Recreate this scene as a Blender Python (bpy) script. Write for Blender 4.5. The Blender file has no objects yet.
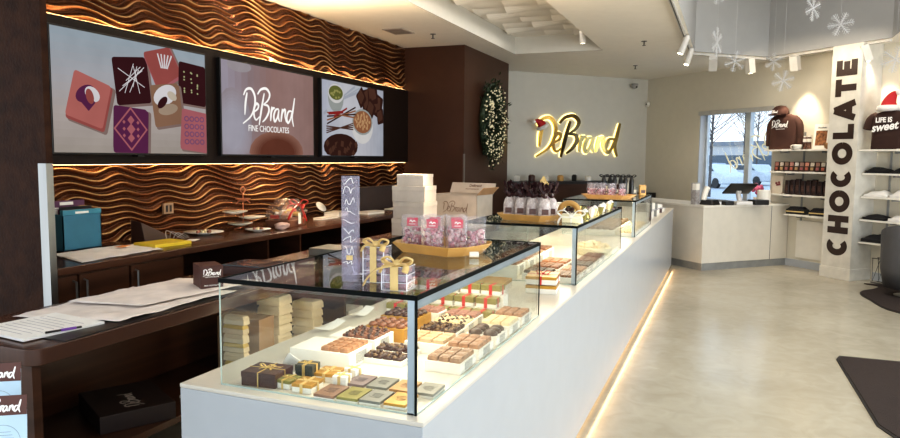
import bpy, math, random
import numpy as np
from mathutils import Vector, Matrix, noise
from mathutils.geometry import tessellate_polygon
random.seed(7)
PI = math.pi
sc = bpy.context.scene
C = sc.collection
RT2 = math.sqrt(.5)

# ------------------------------------------------------------------ materials
MATS = {}
def mat(name, col, rough=.5, metal=0., var=.06, scale=8., bump=0., bscale=60., emit=None, es=0., spec=.5, coat=0., col2=None, stretch=None):
    if name in MATS: return MATS[name]
    m = bpy.data.materials.new(name); m.use_nodes = True
    nt = m.node_tree; N = nt.nodes; L = nt.links
    b = N['Principled BSDF']
    b.inputs['Roughness'].default_value = rough
    b.inputs['Metallic'].default_value = metal
    b.inputs['Specular IOR Level'].default_value = spec
    b.inputs['Coat Weight'].default_value = coat
    tc = N.new('ShaderNodeTexCoord'); mp = N.new('ShaderNodeMapping')
    L.new(tc.outputs['Object'], mp.inputs['Vector'])
    if stretch: mp.inputs['Scale'].default_value = stretch
    nz = N.new('ShaderNodeTexNoise'); nz.inputs['Scale'].default_value = scale; nz.inputs['Detail'].default_value = 4
    L.new(mp.outputs[0], nz.inputs['Vector'])
    rp = N.new('ShaderNodeValToRGB')
    c2 = col2 or tuple(max(0, c*(1-var*2)) for c in col)
    c1 = tuple(min(1, c*(1+var)) for c in col) if not col2 else col
    rp.color_ramp.elements[0].position = .3; rp.color_ramp.elements[1].position = .7
    rp.color_ramp.elements[0].color = (*c2, 1); rp.color_ramp.elements[1].color = (*c1, 1)
    L.new(nz.outputs['Fac'], rp.inputs['Fac']); L.new(rp.outputs['Color'], b.inputs['Base Color'])
    if bump:
        n2 = N.new('ShaderNodeTexNoise'); n2.inputs['Scale'].default_value = bscale; n2.inputs['Detail'].default_value = 3
        L.new(mp.outputs[0], n2.inputs['Vector'])
        bp = N.new('ShaderNodeBump'); bp.inputs['Strength'].default_value = bump; bp.inputs['Distance'].default_value = .01
        L.new(n2.outputs['Fac'], bp.inputs['Height']); L.new(bp.outputs['Normal'], b.inputs['Normal'])
    if emit:
        b.inputs['Emission Color'].default_value = (*emit, 1); b.inputs['Emission Strength'].default_value = es
    MATS[name] = m
    return m

def glassmat(name, tint=(1, 1, 1), ior=1.5, rough=.0, haze=None, hf=0., boost=0.):
    """thin clear sheet: straight-through transparency plus fresnel gloss"""
    if name in MATS: return MATS[name]
    m = bpy.data.materials.new(name); m.use_nodes = True
    nt = m.node_tree; N = nt.nodes; L = nt.links
    N.remove(N['Principled BSDF'])
    out = [n for n in N if n.type == 'OUTPUT_MATERIAL'][0]
    tr = N.new('ShaderNodeBsdfTransparent'); tr.inputs[0].default_value = (*tint, 1)
    gl = N.new('ShaderNodeBsdfGlossy'); gl.inputs['Roughness'].default_value = rough
    lw = N.new('ShaderNodeLayerWeight'); lw.inputs['Blend'].default_value = .5
    pw = N.new('ShaderNodeMath'); pw.operation = 'POWER'; pw.inputs[1].default_value = 5
    f0 = ((ior-1)/(ior+1))**2
    ma = N.new('ShaderNodeMath'); ma.operation = 'MULTIPLY_ADD'; ma.inputs[1].default_value = (1-f0)*.85; ma.inputs[2].default_value = f0+boost
    L.new(lw.outputs['Facing'], pw.inputs[0]); L.new(pw.outputs[0], ma.inputs[0])
    mx = N.new('ShaderNodeMixShader'); fac = ma.outputs[0]
    L.new(fac, mx.inputs[0]); L.new(tr.outputs[0], mx.inputs[1]); L.new(gl.outputs[0], mx.inputs[2])
    last = mx.outputs[0]
    if haze:
        df = N.new('ShaderNodeBsdfDiffuse'); df.inputs[0].default_value = (*haze, 1)
        m2 = N.new('ShaderNodeMixShader'); 
        nz = N.new('ShaderNodeTexNoise'); nz.inputs['Scale'].default_value = 30
        mt = N.new('ShaderNodeMath'); mt.operation = 'MULTIPLY'; mt.inputs[1].default_value = hf*2
        L.new(nz.outputs['Fac'], mt.inputs[0]); L.new(mt.outputs[0], m2.inputs[0])
        L.new(last, m2.inputs[1]); L.new(df.outputs[0], m2.inputs[2]); last = m2.outputs[0]
    L.new(last, out.inputs['Surface'])
    MATS[name] = m
    return m

def emat(name, col, s=1.):
    if name in MATS: return MATS[name]
    m = bpy.data.materials.new(name); m.use_nodes = True
    nt = m.node_tree; N = nt.nodes; L = nt.links
    N.remove(N['Principled BSDF'])
    out = [n for n in N if n.type == 'OUTPUT_MATERIAL'][0]
    e = N.new('ShaderNodeEmission'); e.inputs[1].default_value = s
    tc = N.new('ShaderNodeTexCoord'); nz = N.new('ShaderNodeTexNoise'); nz.inputs['Scale'].default_value = 5
    L.new(tc.outputs['Object'], nz.inputs['Vector'])
    rp = N.new('ShaderNodeValToRGB')
    rp.color_ramp.elements[0].position = .3; rp.color_ramp.elements[1].position = .7
    rp.color_ramp.elements[0].color = (*[c*.9 for c in col], 1); rp.color_ramp.elements[1].color = (*col, 1)
    L.new(nz.outputs['Fac'], rp.inputs['Fac']); L.new(rp.outputs[0], e.inputs[0]); L.new(e.outputs[0], out.inputs['Surface'])
    MATS[name] = m
    return m

# ------------------------------------------------------------------ mesh builder
def catmull(pts, n=6, closed=False):
    P = [Vector(p) for p in pts]; out = []
    m = len(P)
    if m < 3: return P
    rng = range(m) if closed else range(m-1)
    for i in rng:
        if closed: a, b, c, d = P[(i-1) % m], P[i], P[(i+1) % m], P[(i+2) % m]
        else: a, b, c, d = P[max(i-1, 0)], P[i], P[i+1], P[min(i+2, m-1)]
        for k in range(n):
            t = k/n
            out.append(.5*((2*b)+(c-a)*t+(2*a-5*b+4*c-d)*t*t+(3*b-a-3*c+d)*t**3))
    if not closed: out.append(P[-1])
    return out

class MB:
    def __init__(s): s.v = []; s.f = []; s.m = []
    def add(s, vs, fs, mi=0, M=None):
        o = len(s.v)
        s.v += [tuple(M @ Vector(v)) if M is not None else tuple(v) for v in vs]
        s.f += [tuple(i+o for i in f) for f in fs]; s.m += [mi]*len(fs)
        return s
    def box(s, x0, x1, y0, y1, z0, z1, mi=0, M=None):
        v = [(x0, y0, z0), (x1, y0, z0), (x1, y1, z0), (x0, y1, z0), (x0, y0, z1), (x1, y0, z1), (x1, y1, z1), (x0, y1, z1)]
        return s.add(v, [(0, 3, 2, 1), (4, 5, 6, 7), (0, 1, 5, 4), (1, 2, 6, 5), (2, 3, 7, 6), (3, 0, 4, 7)], mi, M)
    def cbox(s, c, d, mi=0, rz=0, rx=0, ry=0):
        M = Matrix.Translation(c) @ Matrix.Rotation(rz, 4, 'Z') @ Matrix.Rotation(ry, 4, 'Y') @ Matrix.Rotation(rx, 4, 'X')
        return s.box(-d[0]/2, d[0]/2, -d[1]/2, d[1]/2, -d[2]/2, d[2]/2, mi, M)
    def prism(s, pts, z0, z1, mi=0, M=None, top=1., holes=()):
        """polygon in xy, extruded z0..z1; top = scale of the upper outline about its centre"""
        n = len(pts)
        cx = sum(p[0] for p in pts)/n; cy = sum(p[1] for p in pts)/n
        v = [(p[0], p[1], z0) for p in pts]+[(cx+(p[0]-cx)*top, cy+(p[1]-cy)*top, z1) for p in pts]
        f = [tuple(range(n))[::-1], tuple(range(n, 2*n))]+[(i, (i+1) % n, n+(i+1) % n, n+i) for i in range(n)]
        return s.add(v, f, mi, M)
    def lathe(s, prof, c=(0, 0, 0), seg=20, mi=0, M=None, sx=1, sy=1):
        v = []; f = []
        for r, z in prof:
            for k in range(seg):
                a = 2*PI*k/seg; v.append((c[0]+r*math.cos(a)*sx, c[1]+r*math.sin(a)*sy, c[2]+z))
        for i in range(len(prof)-1):
            for k in range(seg):
                a = i*seg+k; b = i*seg+(k+1) % seg; f.append((a, b, b+seg, a+seg))
        if prof[0][0] > 1e-5: f.append(tuple(range(seg))[::-1])
        if prof[-1][0] > 1e-5: f.append(tuple((len(prof)-1)*seg+k for k in range(seg)))
        return s.add(v, f, mi, M)
    def tube(s, pts, r, seg=8, mi=0, M=None, smooth=0, flat=1., taper=None):
        P = catmull(pts, smooth) if smooth else [Vector(p) for p in pts]
        v = []; f = []; n = len(P); up = Vector((0, 0, 1)); prev = None
        for i, p in enumerate(P):
            t = (P[min(i+1, n-1)]-P[max(i-1, 0)]); t = t.normalized() if t.length > 1e-9 else Vector((0, 0, 1))
            if prev is None: a = t.cross(up); a = a.normalized() if a.length > .05 else t.cross(Vector((1, 0, 0))).normalized()
            else: a = (prev-t*prev.dot(t)).normalized()
            prev = a; b = t.cross(a)
            rr = r*(taper(i/(n-1)) if taper else 1)
            for k in range(seg):
                q = 2*PI*k/seg; v.append(tuple(p+a*math.cos(q)*rr+b*math.sin(q)*rr*flat))
        for i in range(n-1):
            for k in range(seg):
                a = i*seg+k; b = i*seg+(k+1) % seg; f.append((a, b, b+seg, a+seg))
        f.append(tuple(range(seg))[::-1]); f.append(tuple((n-1)*seg+k for k in range(seg)))
        return s.add(v, f, mi, M)
    def ball(s, c, r, seg=10, rings=6, mi=0, sc3=(1, 1, 1), M=None, lump=0., seed=0):
        v = [(c[0], c[1], c[2]+r*sc3[2])]; f = []
        for i in range(1, rings):
            th = PI*i/rings
            for k in range(seg):
                a = 2*PI*k/seg; d = Vector((math.sin(th)*math.cos(a), math.sin(th)*math.sin(a), math.cos(th)))
                q = 1+lump*noise.noise(d*1.7+Vector((seed, seed*.7, 0))) if lump else 1
                v.append((c[0]+r*sc3[0]*d.x*q, c[1]+r*sc3[1]*d.y*q, c[2]+r*sc3[2]*d.z*q))
        v.append((c[0], c[1], c[2]-r*sc3[2]))
        for k in range(seg): f.append((0, 1+k, 1+(k+1) % seg))
        for i in range(rings-2):
            for k in range(seg):
                a = 1+i*seg+k; b = 1+i*seg+(k+1) % seg; f.append((a, a+seg, b+seg, b))
        o = 1+(rings-2)*seg
        for k in range(seg): f.append((o+k, len(v)-1, o+(k+1) % seg))
        return s.add(v, f, mi, M)
    def ribbon(s, pts, w, t=.002, mi=0, M=None, n=5, taper=False, off=0.):
        """flat pen stroke drawn in local x (right), z (up), front at y=-t"""
        P = catmull([(p[0], 0, p[1]) for p in pts], n) if len(pts) > 2 else [Vector((p[0], 0, p[1])) for p in pts]
        m = len(P); v = []; f = []
        for i, p in enumerate(P):
            d = P[min(i+1, m-1)]-P[max(i-1, 0)]
            d = d.normalized() if d.length > 1e-9 else Vector((1, 0, 0))
            nn = Vector((-d.z, 0, d.x)); k = i/(m-1)
            ww = w/2*((.45+.75*math.sin(PI*min(1, max(0, k*.9+.08)))) if taper else 1)
            for q, yy in ((1, -t-off), (-1, -t-off), (-1, 0), (1, 0)):
                v.append((p.x+nn.x*ww*q, yy, p.z+nn.z*ww*q))
        for i in range(m-1):
            a = i*4
            for k in range(4): f.append((a+k, a+(k+1) % 4, a+4+(k+1) % 4, a+4+k))
        f.append((0, 3, 2, 1)); e = (m-1)*4; f.append((e, e+1, e+2, e+3))
        return s.add(v, f, mi, M)
    def mesh(s, name, mats, smooth=False):
        me = bpy.data.meshes.new(name); me.from_pydata(s.v, [], s.f)
        for m in (mats if isinstance(mats, (list, tuple)) else [mats]): me.materials.append(m)
        if any(s.m): me.polygons.foreach_set('material_index', s.m)
        if smooth: me.polygons.foreach_set('use_smooth', [True]*len(s.f))
        me.validate(); me.update()
        return me
    def build(s, name, mats, parent=None, loc=(0, 0, 0), rz=0, smooth=False, bevel=0., seg=2):
        o = bpy.data.objects.new(name, s.mesh(name, mats, smooth)); C.objects.link(o)
        o.location = loc; o.rotation_euler = (0, 0, rz)
        if parent is not None: o.parent = parent
        if bevel:
            b = o.modifiers.new('b', 'BEVEL'); b.width = bevel; b.segments = seg; b.limit_method = 'ANGLE'; b.angle_limit = .6
            if not smooth:
                try: o.data.shade_smooth(); w = o.modifiers.new('w', 'WEIGHTED_NORMAL'); w.keep_sharp = False
                except Exception: pass
        return o

def tag(o, label=None, cat=None, group=None, kind=None):
    if label: o['label'] = label
    if cat: o['category'] = cat
    if group: o['group'] = group
    if kind: o['kind'] = kind
    return o
def thing(name, label, cat, loc=(0, 0, 0), rz=0, group=None):
    o = bpy.data.objects.new(name, None); C.objects.link(o); o.empty_display_size = .05
    o.location = loc; o.rotation_euler = (0, 0, rz)
    return tag(o, label, cat, group)
def struct(o): o['kind'] = 'structure'; return o
def dup(r, loc, rz=None, label=None, group=None):
    c = r.copy(); C.objects.link(c); c.location = loc
    if rz is not None: c.rotation_euler = (0, 0, rz)
    if label: c['label'] = label
    if group: c['group'] = group
    def kids(a, b):
        for ch in [o for o in KIDS.get(a.name, [])]:
            d = ch.copy(); C.objects.link(d); d.parent = b; kids(ch, d)
    kids(r, c)
    return c
KIDS = {}
def remember(r):
    def go(o):
        KIDS[o.name] = list(o.children)
        for c in o.children: go(c)
    go(r)
    return r

def textmesh(body, size, offset=0., ext=.0008, shear=0., align='CENTER', sx=1.):
    cu = bpy.data.curves.new('t', 'FONT'); cu.body = body; cu.size = size; cu.offset = offset; cu.extrude = ext; cu.shear = shear
    cu.align_x = align; cu.align_y = 'CENTER'; cu.resolution_u = 3
    o = bpy.data.objects.new('t', cu); C.objects.link(o)
    dg = bpy.context.evaluated_depsgraph_get()
    me = bpy.data.meshes.new_from_object(o.evaluated_get(dg))
    vs = [(v.co.x*sx, v.co.z*-1, v.co.y) for v in me.vertices]; fs = [tuple(p.vertices) for p in me.polygons]
    bpy.data.objects.remove(o); bpy.data.curves.remove(cu); bpy.data.meshes.remove(me)
    return vs, fs     # standing upright: x right, z up, facing -y
def flat(M=None):     # turns an upright (x,z) drawing so it lies face up: z -> y
    R = Matrix.Rotation(-PI/2, 4, 'X')
    return R if M is None else M @ R

# hand-drawn script wordmark, width 1, drawn from (x,z) pen strokes
_S = [('D', [[(178, 190), (165, 240), (158, 300)], [(150, 205), (172, 176), (212, 170), (240, 205), (236, 255), (205, 305), (142, 343)]]),
      ('e', [[(230, 282), (262, 264), (268, 245), (250, 240), (232, 265), (232, 302), (248, 320), (276, 302)]]),
      ('B', [[(318, 182), (300, 240), (283, 300), (272, 346)], [(262, 192), (290, 166), (335, 158), (364, 182), (350, 214), (310, 240)], [(310, 240), (348, 244), (356, 270), (332, 305), (300, 328)]]),
      ('r', [[(382, 245), (374, 285), (370, 320)], [(374, 280), (388, 256), (408, 250)]]),
      ('a', [[(442, 254), (415, 260), (398, 292), (406, 320), (428, 300), (444, 256)], [(444, 256), (438, 295), (450, 320)]]),
      ('n', [[(476, 250), (468, 290), (462, 320)], [(466, 292), (484, 260), (502, 256), (500, 290), (512, 320)]]),
      ('d', [[(562, 258), (532, 262), (515, 296), (526, 322), (550, 300), (566, 256)], [(592, 185), (578, 240), (566, 292), (580, 340)]])]
SCRIPT = [(n, [[((x-365)/460, (255-y)/460) for x, y in st] for st in sts]) for n, sts in _S]
def wordmark(mb, width, w=.03, t=.001, M=None, mi=0):
    k = 0
    for n, sts in SCRIPT:
        for st in sts:
            mb.ribbon([(x*width, z*width) for x, z in st], w*width, t, mi, M, n=4, off=k*t*.04, taper=True); k += 1

def wp(u, n, z=0): return ((u+n)*RT2, (n-u)*RT2, z)     # frame of the window wall: u along it, n out through it
def bp(s, m, z=0): return ((s-m)*RT2, (s+m)*RT2, z)     # frame of the back wall: s along it, m into it
RW = -PI/4; RB = PI/4
def rounded(x0, x1, y0, y1, r, n=5):
    out = []
    for cx, cy, a0 in ((x1-r, y1-r, 0), (x0+r, y1-r, PI/2), (x0+r, y0+r, PI), (x1-r, y0+r, 3*PI/2)):
        for k in range(n+1): a = a0+PI/2*k/n; out.append((cx+r*math.cos(a), cy+r*math.sin(a)))
    return out
# ------------------------------------------------------------------ palette
white_wall = mat('wall_paint_white', (.58, .56, .50), .6, var=.012, bump=.03, bscale=150)
ceil_m = mat('ceiling_paint', (.84, .80, .72), .7, var=.012, bump=.02, bscale=120)
well_m = mat('well_paint_grey', (.36, .36, .355), .7, var=.012)
white_lac = mat('white_lacquer', (.44, .465, .495), .3, var=.015, coat=.2)
counter_top_m = mat('counter_top_white', (.62, .58, .51), .3, var=.02)
shelf_m = mat('shelf_white', (.78, .75, .68), .4, var=.02)
plinth_m = mat('plinth_grey', (.33, .34, .34), .4, metal=.4)
brown_wood = mat('dark_brown_wood', (.058, .024, .013), .3, spec=.35, var=.2, scale=3, stretch=(1, .15, 6), bump=.03, bscale=40)
brown_top = mat('dark_brown_worktop', (.075, .031, .018), .24, var=.15, scale=3, stretch=(6, .15, 1))
brown_wall = mat('brown_wall_covering', (.046, .018, .009), .6, spec=.1, var=.25, scale=14, bump=.35, bscale=55, col2=(.024, .010, .006))
col_m = mat('brown_column_paint', (.062, .027, .016), .42, spec=.3, var=.05, scale=5)
black_m = mat('black_plastic', (.012, .011, .011), .35)
dark_m = mat('dark_interior', (.018, .012, .01), .6)
steel = mat('brushed_steel', (.36, .37, .37), .28, metal=1., scale=20, stretch=(1, 1, .05))
blue_steel = mat('pale_blue_metal_trim', (.42, .50, .56), .3, metal=.6)
case_glass = glassmat('display_glass', (.97, .985, .975), 1.45)
top_glass = glassmat('display_top_glass', (.93, .96, .95), 1.6, boost=.02)
edge_m = mat('glass_edge_black', (.004, .006, .006), .55, spec=.1)
edge_green = mat('glass_edge_light', (.45, .55, .5), .1)
gold_m = mat('gold_foil_card', (.52, .28, .045), .32, metal=.45, var=.12)
goldribbon = mat('gold_satin_ribbon', (.72, .52, .22), .35, metal=.2, var=.1)
kraft = mat('gold_kraft_card', (.55, .32, .10), .42, metal=.15, var=.08)
olive_m = mat('olive_gold_card', (.27, .24, .07), .38, metal=.3)
silver_m = mat('silver_grey_card', (.20, .20, .18), .4, metal=.3)
choc_brown = mat('chocolate_box_brown', (.055, .018, .012), .35)
card_white = mat('white_card', (.82, .79, .72), .5, var=.02)
paper_m = mat('white_paper', (.86, .84, .82), .65, var=.05, scale=6)
red_m = mat('red_ribbon', (.55, .02, .02), .35)
pink_tag = mat('red_pink_label', (.62, .06, .10), .4)
clear_bag = glassmat('cellophane', (.96, .95, .96), 1.45, rough=.08, haze=(.9, .85, .88), hf=.10)
acryl = glassmat('clear_acrylic', (.93, .93, .97), 1.5, rough=.02, haze=(.7, .7, .85), hf=.12)
lav_acryl = glassmat('lavender_acrylic', (.84, .82, .90), 1.5, rough=.03, haze=(.60, .56, .68), hf=.20)
tan_choc = mat('tan_chocolate', (.40, .20, .10), .38, var=.15, scale=90)
milk_choc = mat('milk_chocolate', (.20, .075, .035), .32, var=.15, scale=90)
dark_choc = mat('dark_chocolate', (.05, .016, .010), .28, var=.2, scale=90)
white_choc = mat('ivory_chocolate', (.75, .62, .38), .4, var=.06, scale=60)
pink_choc = mat('rosy_chocolate', (.36, .17, .13), .4, var=.15, scale=90)
nut_choc = mat('nut_cluster_chocolate', (.30, .19, .09), .45, scale=140, col2=(.04, .014, .008), bump=.5, bscale=140)
label_grey = mat('grey_price_tag', (.22, .22, .20), .5, scale=260, col2=(.55, .54, .5))
ink = mat('printed_ink', (.05, .05, .06), .6)
white_ink = mat('white_print', (.85, .83, .8), .5, emit=(.9, .88, .85), es=.12)
cloth_brown = mat('brown_cotton', (.040, .016, .011), .85, bump=.2, bscale=200)
cloth_black = mat('black_cotton', (.012, .011, .012), .9, bump=.2, bscale=150)
cloth_white = mat('white_cotton', (.75, .73, .7), .9, bump=.15, bscale=150)
skin_pack = mat('dark_packet', (.035, .02, .018), .3, scale=60, col2=(.14, .05, .03))

def wall_strip(name, pts, z0, z1, m):
    mb = MB(); mb.prism(pts, z0, z1); return struct(mb.build(name, m))

# ------------------------------------------------------------------ floor / ceiling
HC = 2.95
def floor_mat():
    m = bpy.data.materials.new('polished_concrete'); m.use_nodes = True; nt = m.node_tree; N = nt.nodes; L = nt.links
    b = N['Principled BSDF']; tc = N.new('ShaderNodeTexCoord')
    n1 = N.new('ShaderNodeTexNoise'); n1.inputs['Scale'].default_value = .8; n1.inputs['Detail'].default_value = 6; n1.inputs['Distortion'].default_value = .8
    n2 = N.new('ShaderNodeTexNoise'); n2.inputs['Scale'].default_value = 6; n2.inputs['Detail'].default_value = 8; n2.inputs['Distortion'].default_value = 1.5
    for n in (n1, n2): L.new(tc.outputs['Object'], n.inputs['Vector'])
    r = N.new('ShaderNodeValToRGB'); e = r.color_ramp.elements
    e[0].position = .3; e[0].color = (.36, .325, .25, 1); e[1].position = .7; e[1].color = (.53, .49, .40, 1)
    mx = N.new('ShaderNodeMath'); mx.operation = 'MULTIPLY_ADD'; mx.inputs[1].default_value = .35; L.new(n2.outputs['Fac'], mx.inputs[0])
    sb = N.new('ShaderNodeMath'); sb.operation = 'MULTIPLY'; sb.inputs[1].default_value = .65; L.new(n1.outputs['Fac'], sb.inputs[0]); L.new(sb.outputs[0], mx.inputs[2])
    L.new(mx.outputs[0], r.inputs[0]); L.new(r.outputs[0], b.inputs['Base Color'])
    rr = N.new('ShaderNodeMapRange'); rr.inputs['To Min'].default_value = .10; rr.inputs['To Max'].default_value = .34
    L.new(n1.outputs['Fac'], rr.inputs['Value']); L.new(rr.outputs[0], b.inputs['Roughness'])
    bpn = N.new('ShaderNodeBump'); bpn.inputs['Strength'].default_value = .06; bpn.inputs['Distance'].default_value = .01
    L.new(n2.outputs['Fac'], bpn.inputs['Height']); L.new(bpn.outputs[0], b.inputs['Normal'])
    b.inputs['Specular IOR Level'].default_value = .5
    return m
room = [(-5.6, -3.2), (5.2, -3.2), (5.2, 6.75), (-1.385, 13.335), (-5.6, 9.12)]
mb = MB(); mb.prism(room, -.08, 0); floor = struct(mb.build('floor', floor_mat()))
# saw-cut joints in the concrete
mb = MB()
for a, b in (((-.62, 3.6), (1.6, 3.15)), ((.35, 2.6), (.62, 4.15))):
    d = (Vector(b)-Vector(a)).normalized(); nn = Vector((-d.y, d.x))*.0025
    mb.prism([Vector(a)+nn, Vector(a)-nn, Vector(b)-nn, Vector(b)+nn], .0, .0012)
struct(mb.build('trim_1', mat('joint_line', (.30, .26, .2), .7)))

tray = [(-2.85, 2.2), (-1.63, 2.2), (-1.63, 9.52), (-2.85, 9.52)]
well = [(-.50, 2.2), (1.72, 2.2), (1.72, 9.63), (.448, 10.88), (-.49, 10.04)]
def holed(outer, holes, z, flip=False):
    loops = [[Vector((p[0], p[1], 0)) for p in outer]]+[[Vector((p[0], p[1], 0)) for p in h] for h in holes]
    tris = tessellate_polygon(loops); vs = [(v.x, v.y, z) for l in loops for v in l]
    return vs, [tuple(t) for t in tris]
mb = MB(); vs, fs = holed(room, [tray, well], HC); mb.add(vs, fs)
vs, fs = holed(room, [tray, well], HC+.05); mb.add(vs, fs)
struct(mb.build('ceiling', ceil_m))
def shaft(name, pts, z0, z1, m, capm=None, t=.04):
    mb = MB(); n = len(pts); cx = sum(p[0] for p in pts)/n; cy = sum(p[1] for p in pts)/n
    for i in range(n):
        a, b = pts[i], pts[(i+1) % n]; d = (Vector(b)-Vector(a)).normalized(); o = Vector((d.y, -d.x))
        if o.dot(Vector(a)-Vector((cx, cy))) < 0: o = -o
        mb.prism([a, b, Vector(b)+o*t, Vector(a)+o*t], z0+.004, z1)
    mb.prism(pts, z1, z1+.04, 1 if capm else 0)
    return struct(mb.build(name, [m, capm] if capm else m))
shaft('trim_2', tray, HC, HC+.24, white_wall, ceil_m)
shaft('trim_3', well, HC, HC+2.0, well_m, mat('well_top', (.6, .6, .58), .7))
# sculpted wave tiles inside the tray
mb = MB(); yy = 3.0
for row in range(22):
    y0 = 2.6+row*.31
    for j in range(3):
        x0 = -2.78+j*.38+(row % 2)*.06; w = .36
        a = .010+.014*((row+j) % 3)
        v = []; n = 8
        for i in range(n+1):
            q = i/n; h = a*math.sin(PI*q)+.004
            v += [(x0+w*(1 if 1 else 0)*0, y0+.29*q, HC+.238-h*1.4), (x0+w, y0+.29*q+.05, HC+.238-h*.2)]
        f = [(2*i, 2*i+1, 2*i+3, 2*i+2) for i in range(n)]
        f += []
        mb.add(v, f)
        # raised leading edge
        v2 = []
        for i in range(n+1):
            q = i/n; h = a*math.sin(PI*q)+.004
            v2 += [(x0, y0+.29*q, HC+.238-h*1.4), (x0, y0+.29*q, HC+.24)]
        mb.add(v2, [(2*i, 2*i+1, 2*i+3, 2*i+2) for i in range(n)])
struct(mb.build('trim_4', ceil_m))

# ------------------------------------------------------------------ walls
wall_strip('wall_left', [(-4.285, 2.6), (-4.085, 2.6), (-4.085, 10.4), (-4.285, 10.4)], 0, HC, brown_wall)
wall_strip('wall_column', [(-4.083, 8.5), (-3.22, 8.5), (-3.22, 10.43), (-4.083, 10.43)], 0, HC, col_m)
mb = MB(); mb.box(-3.226, -3.212, 8.497, 8.535, .85, 1.55)
tag(mb.build('corner_guard', steel), 'narrow steel corner guard on the brown column behind the shipping carton', 'corner guard')
# back wall, behind the gold sign
mb = MB(); mb.box(3.9, 8.379, 10.409, 10.6, 0, HC); struct(mb.build('wall_back', white_wall, rz=RB))
# window wall: pieces round the opening, in the (u,n) frame
U0, U1, Z0, Z1 = -9.06, -7.56, .80, 2.30; NW = 8.379
mb = MB()
mb.box(-10.409, U0, NW, NW+.22, 0, HC); mb.box(U1, -1.0, NW, NW+.22, 0, HC)
mb.box(U0, U1, NW, NW+.22, 0, Z0); mb.box(U0, U1, NW, NW+.22, Z1, HC)
struct(mb.build('wall_right', mat('wall_paint_cream', (.66, .62, .52), .6, var=.012, bump=.03, bscale=150), rz=RW))
mb = MB(); mb.box(-10.39, -6.37, NW-.015, NW, 0, .10); mb.box(-5.9, -1.0, NW-.015, NW, 0, .10)
struct(mb.build('baseboard_right', white_lac, rz=RW))
mb = MB(); mb.box(-7.05, -6.37, NW-.02, NW-.001, .14, .66); mb.box(-6.75, -6.45, NW-.026, NW-.02, .2, .6)
struct(mb.build('trim_5', shelf_m, rz=RW))

# partition at the left of the picture
mb = MB(); mb.box(-5.5, -3.329, 2.60, 2.638, 0, HC); struct(mb.build('wall_partition', brown_wall))
mb = MB(); mb.box(-3.385, -3.325, 2.595, 2.60, .5, 1.45); mb.box(-3.329, -3.325, 2.60, 2.636, .5, 1.45)
tag(mb.build('corner_guard', steel), 'tall brushed steel corner guard on the near brown wall edge', 'corner guard')

# window
def winframe():
    mb = MB(); n0, n1 = NW+.11, NW+.17
    w = struct(MB().box(U0, U1, NW, NW+.2, Z0-.03, Z0, 0).build('window_1', white_lac, rz=RW))
    f = MB(); fm = mat('window_frame_grey', (.55, .60, .64), .35, metal=.3)
    f.box(U0, U0+.07, n0, n1, Z0, Z1); f.box(U1-.05, U1, n0, n1, Z0, Z1); f.box(U0, U1, n0, n1, Z0, Z0+.06); f.box(U0, U1, n0, n1, Z1-.06, Z1)
    f.build('window_frame', fm, w)
    for u in (-8.16, ):
        MB().box(u, u+.09, n0-.02, n1, Z0+.06, Z1-.06).build('mullion', fm, w)
    MB().box(U0+.005, U0+.02, NW+.002, NW+.11, Z0, Z1).build('jamb_lining', white_lac, w)
    g = MB(); g.box(U0+.07, -8.16, NW+.137, NW+.143, Z0+.06, Z1-.06); g.box(-8.07, U1-.05, NW+.137, NW+.143, Z0+.06, Z1-.06)
    g.build('pane', glassmat('window_glass', (.93, .97, 1.), 1.45), w)
    MB().box(U0, U1+.02, NW-.03, NW+.05, Z1-.07, Z1-.005).build('roller_blind', mat('blind_grey', (.50, .49, .46), .6), w)
    s = MB(); M = Matrix.Translation(((U0+U1)/2+.25, NW+.13, 1.63)) @ Matrix.Rotation(-.32, 4, 'Y') @ Matrix.Scale(-1, 4, (1, 0, 0))
    wordmark(s, 1.05, .018, .004, M); s.build('window_lettering', mat('gold_window_script', (.74, .70, .50), .4, emit=(.8, .76, .55), es=.3), w)
winframe()

# ------------------------------------------------------------------ outside the window
gm = mat('asphalt_wet', (.60, .61, .62), .5, scale=1.2)
mb = MB(); mb.prism([(-60, 13.8), (-1.6, 13.8), (5.6, 7.1), (60, 10), (90, 160), (-90, 160)], -.4, -.3); struct(mb.build('ground', gm))
def car(name, loc, rz, body, label):
    t = thing(name, label, 'car', loc, rz)
    prof = [(-2.1, .35), (-2.15, .75), (-2.0, .95), (-1.3, 1.05), (-.75, 1.5), (.9, 1.52), (1.6, 1.08), (2.1, .95), (2.15, .45), (2.0, .3), (-2.0, .28)]
    v = [(x, -.85, z) for x, z in prof]+[(x, .85, z) for x, z in prof]; n = len(prof)
    f = [tuple(range(n)), tuple(range(2*n-1, n-1, -1))]+[(i, i+n, (i+1) % n+n, (i+1) % n) for i in range(n)]
    MB().add(v, f).build('car_body', body, t, bevel=.06)
    g = MB()
    for s in (-1, 1):
        q = [(-1.15, 1.08), (-.7, 1.42), (.82, 1.44), (1.35, 1.1)]
        g.add([(x, s*.855, z) for x, z in q]+[(x, s*.865, z) for x, z in q], [(0, 1, 2, 3), (7, 6, 5, 4)])
    g.build('car_windows', mat('car_glass', (.05, .07, .09), .1), t)
    for x in (-1.35, 1.35):
        for s in (-1, 1):
            MB().lathe([(.001, -.1), (.33, -.1), (.33, .1), (.001, .1)], M=Matrix.Translation((x, s*.8, .33)) @ Matrix.Rotation(PI/2, 4, 'X'), seg=16).build('wheel', black_m, t)
car('car', wp(-35.2, 34, -.3), 2.2, mat('car_white', (.75, .78, .8), .25), 'white car parked outside, nearest one in the left window pane')
car('car', wp(-52.0, 50, -.3), 2.4, mat('car_silver', (.45, .50, .56), .25, metal=.5), 'silver car parked behind the white one, outside the window')
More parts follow.
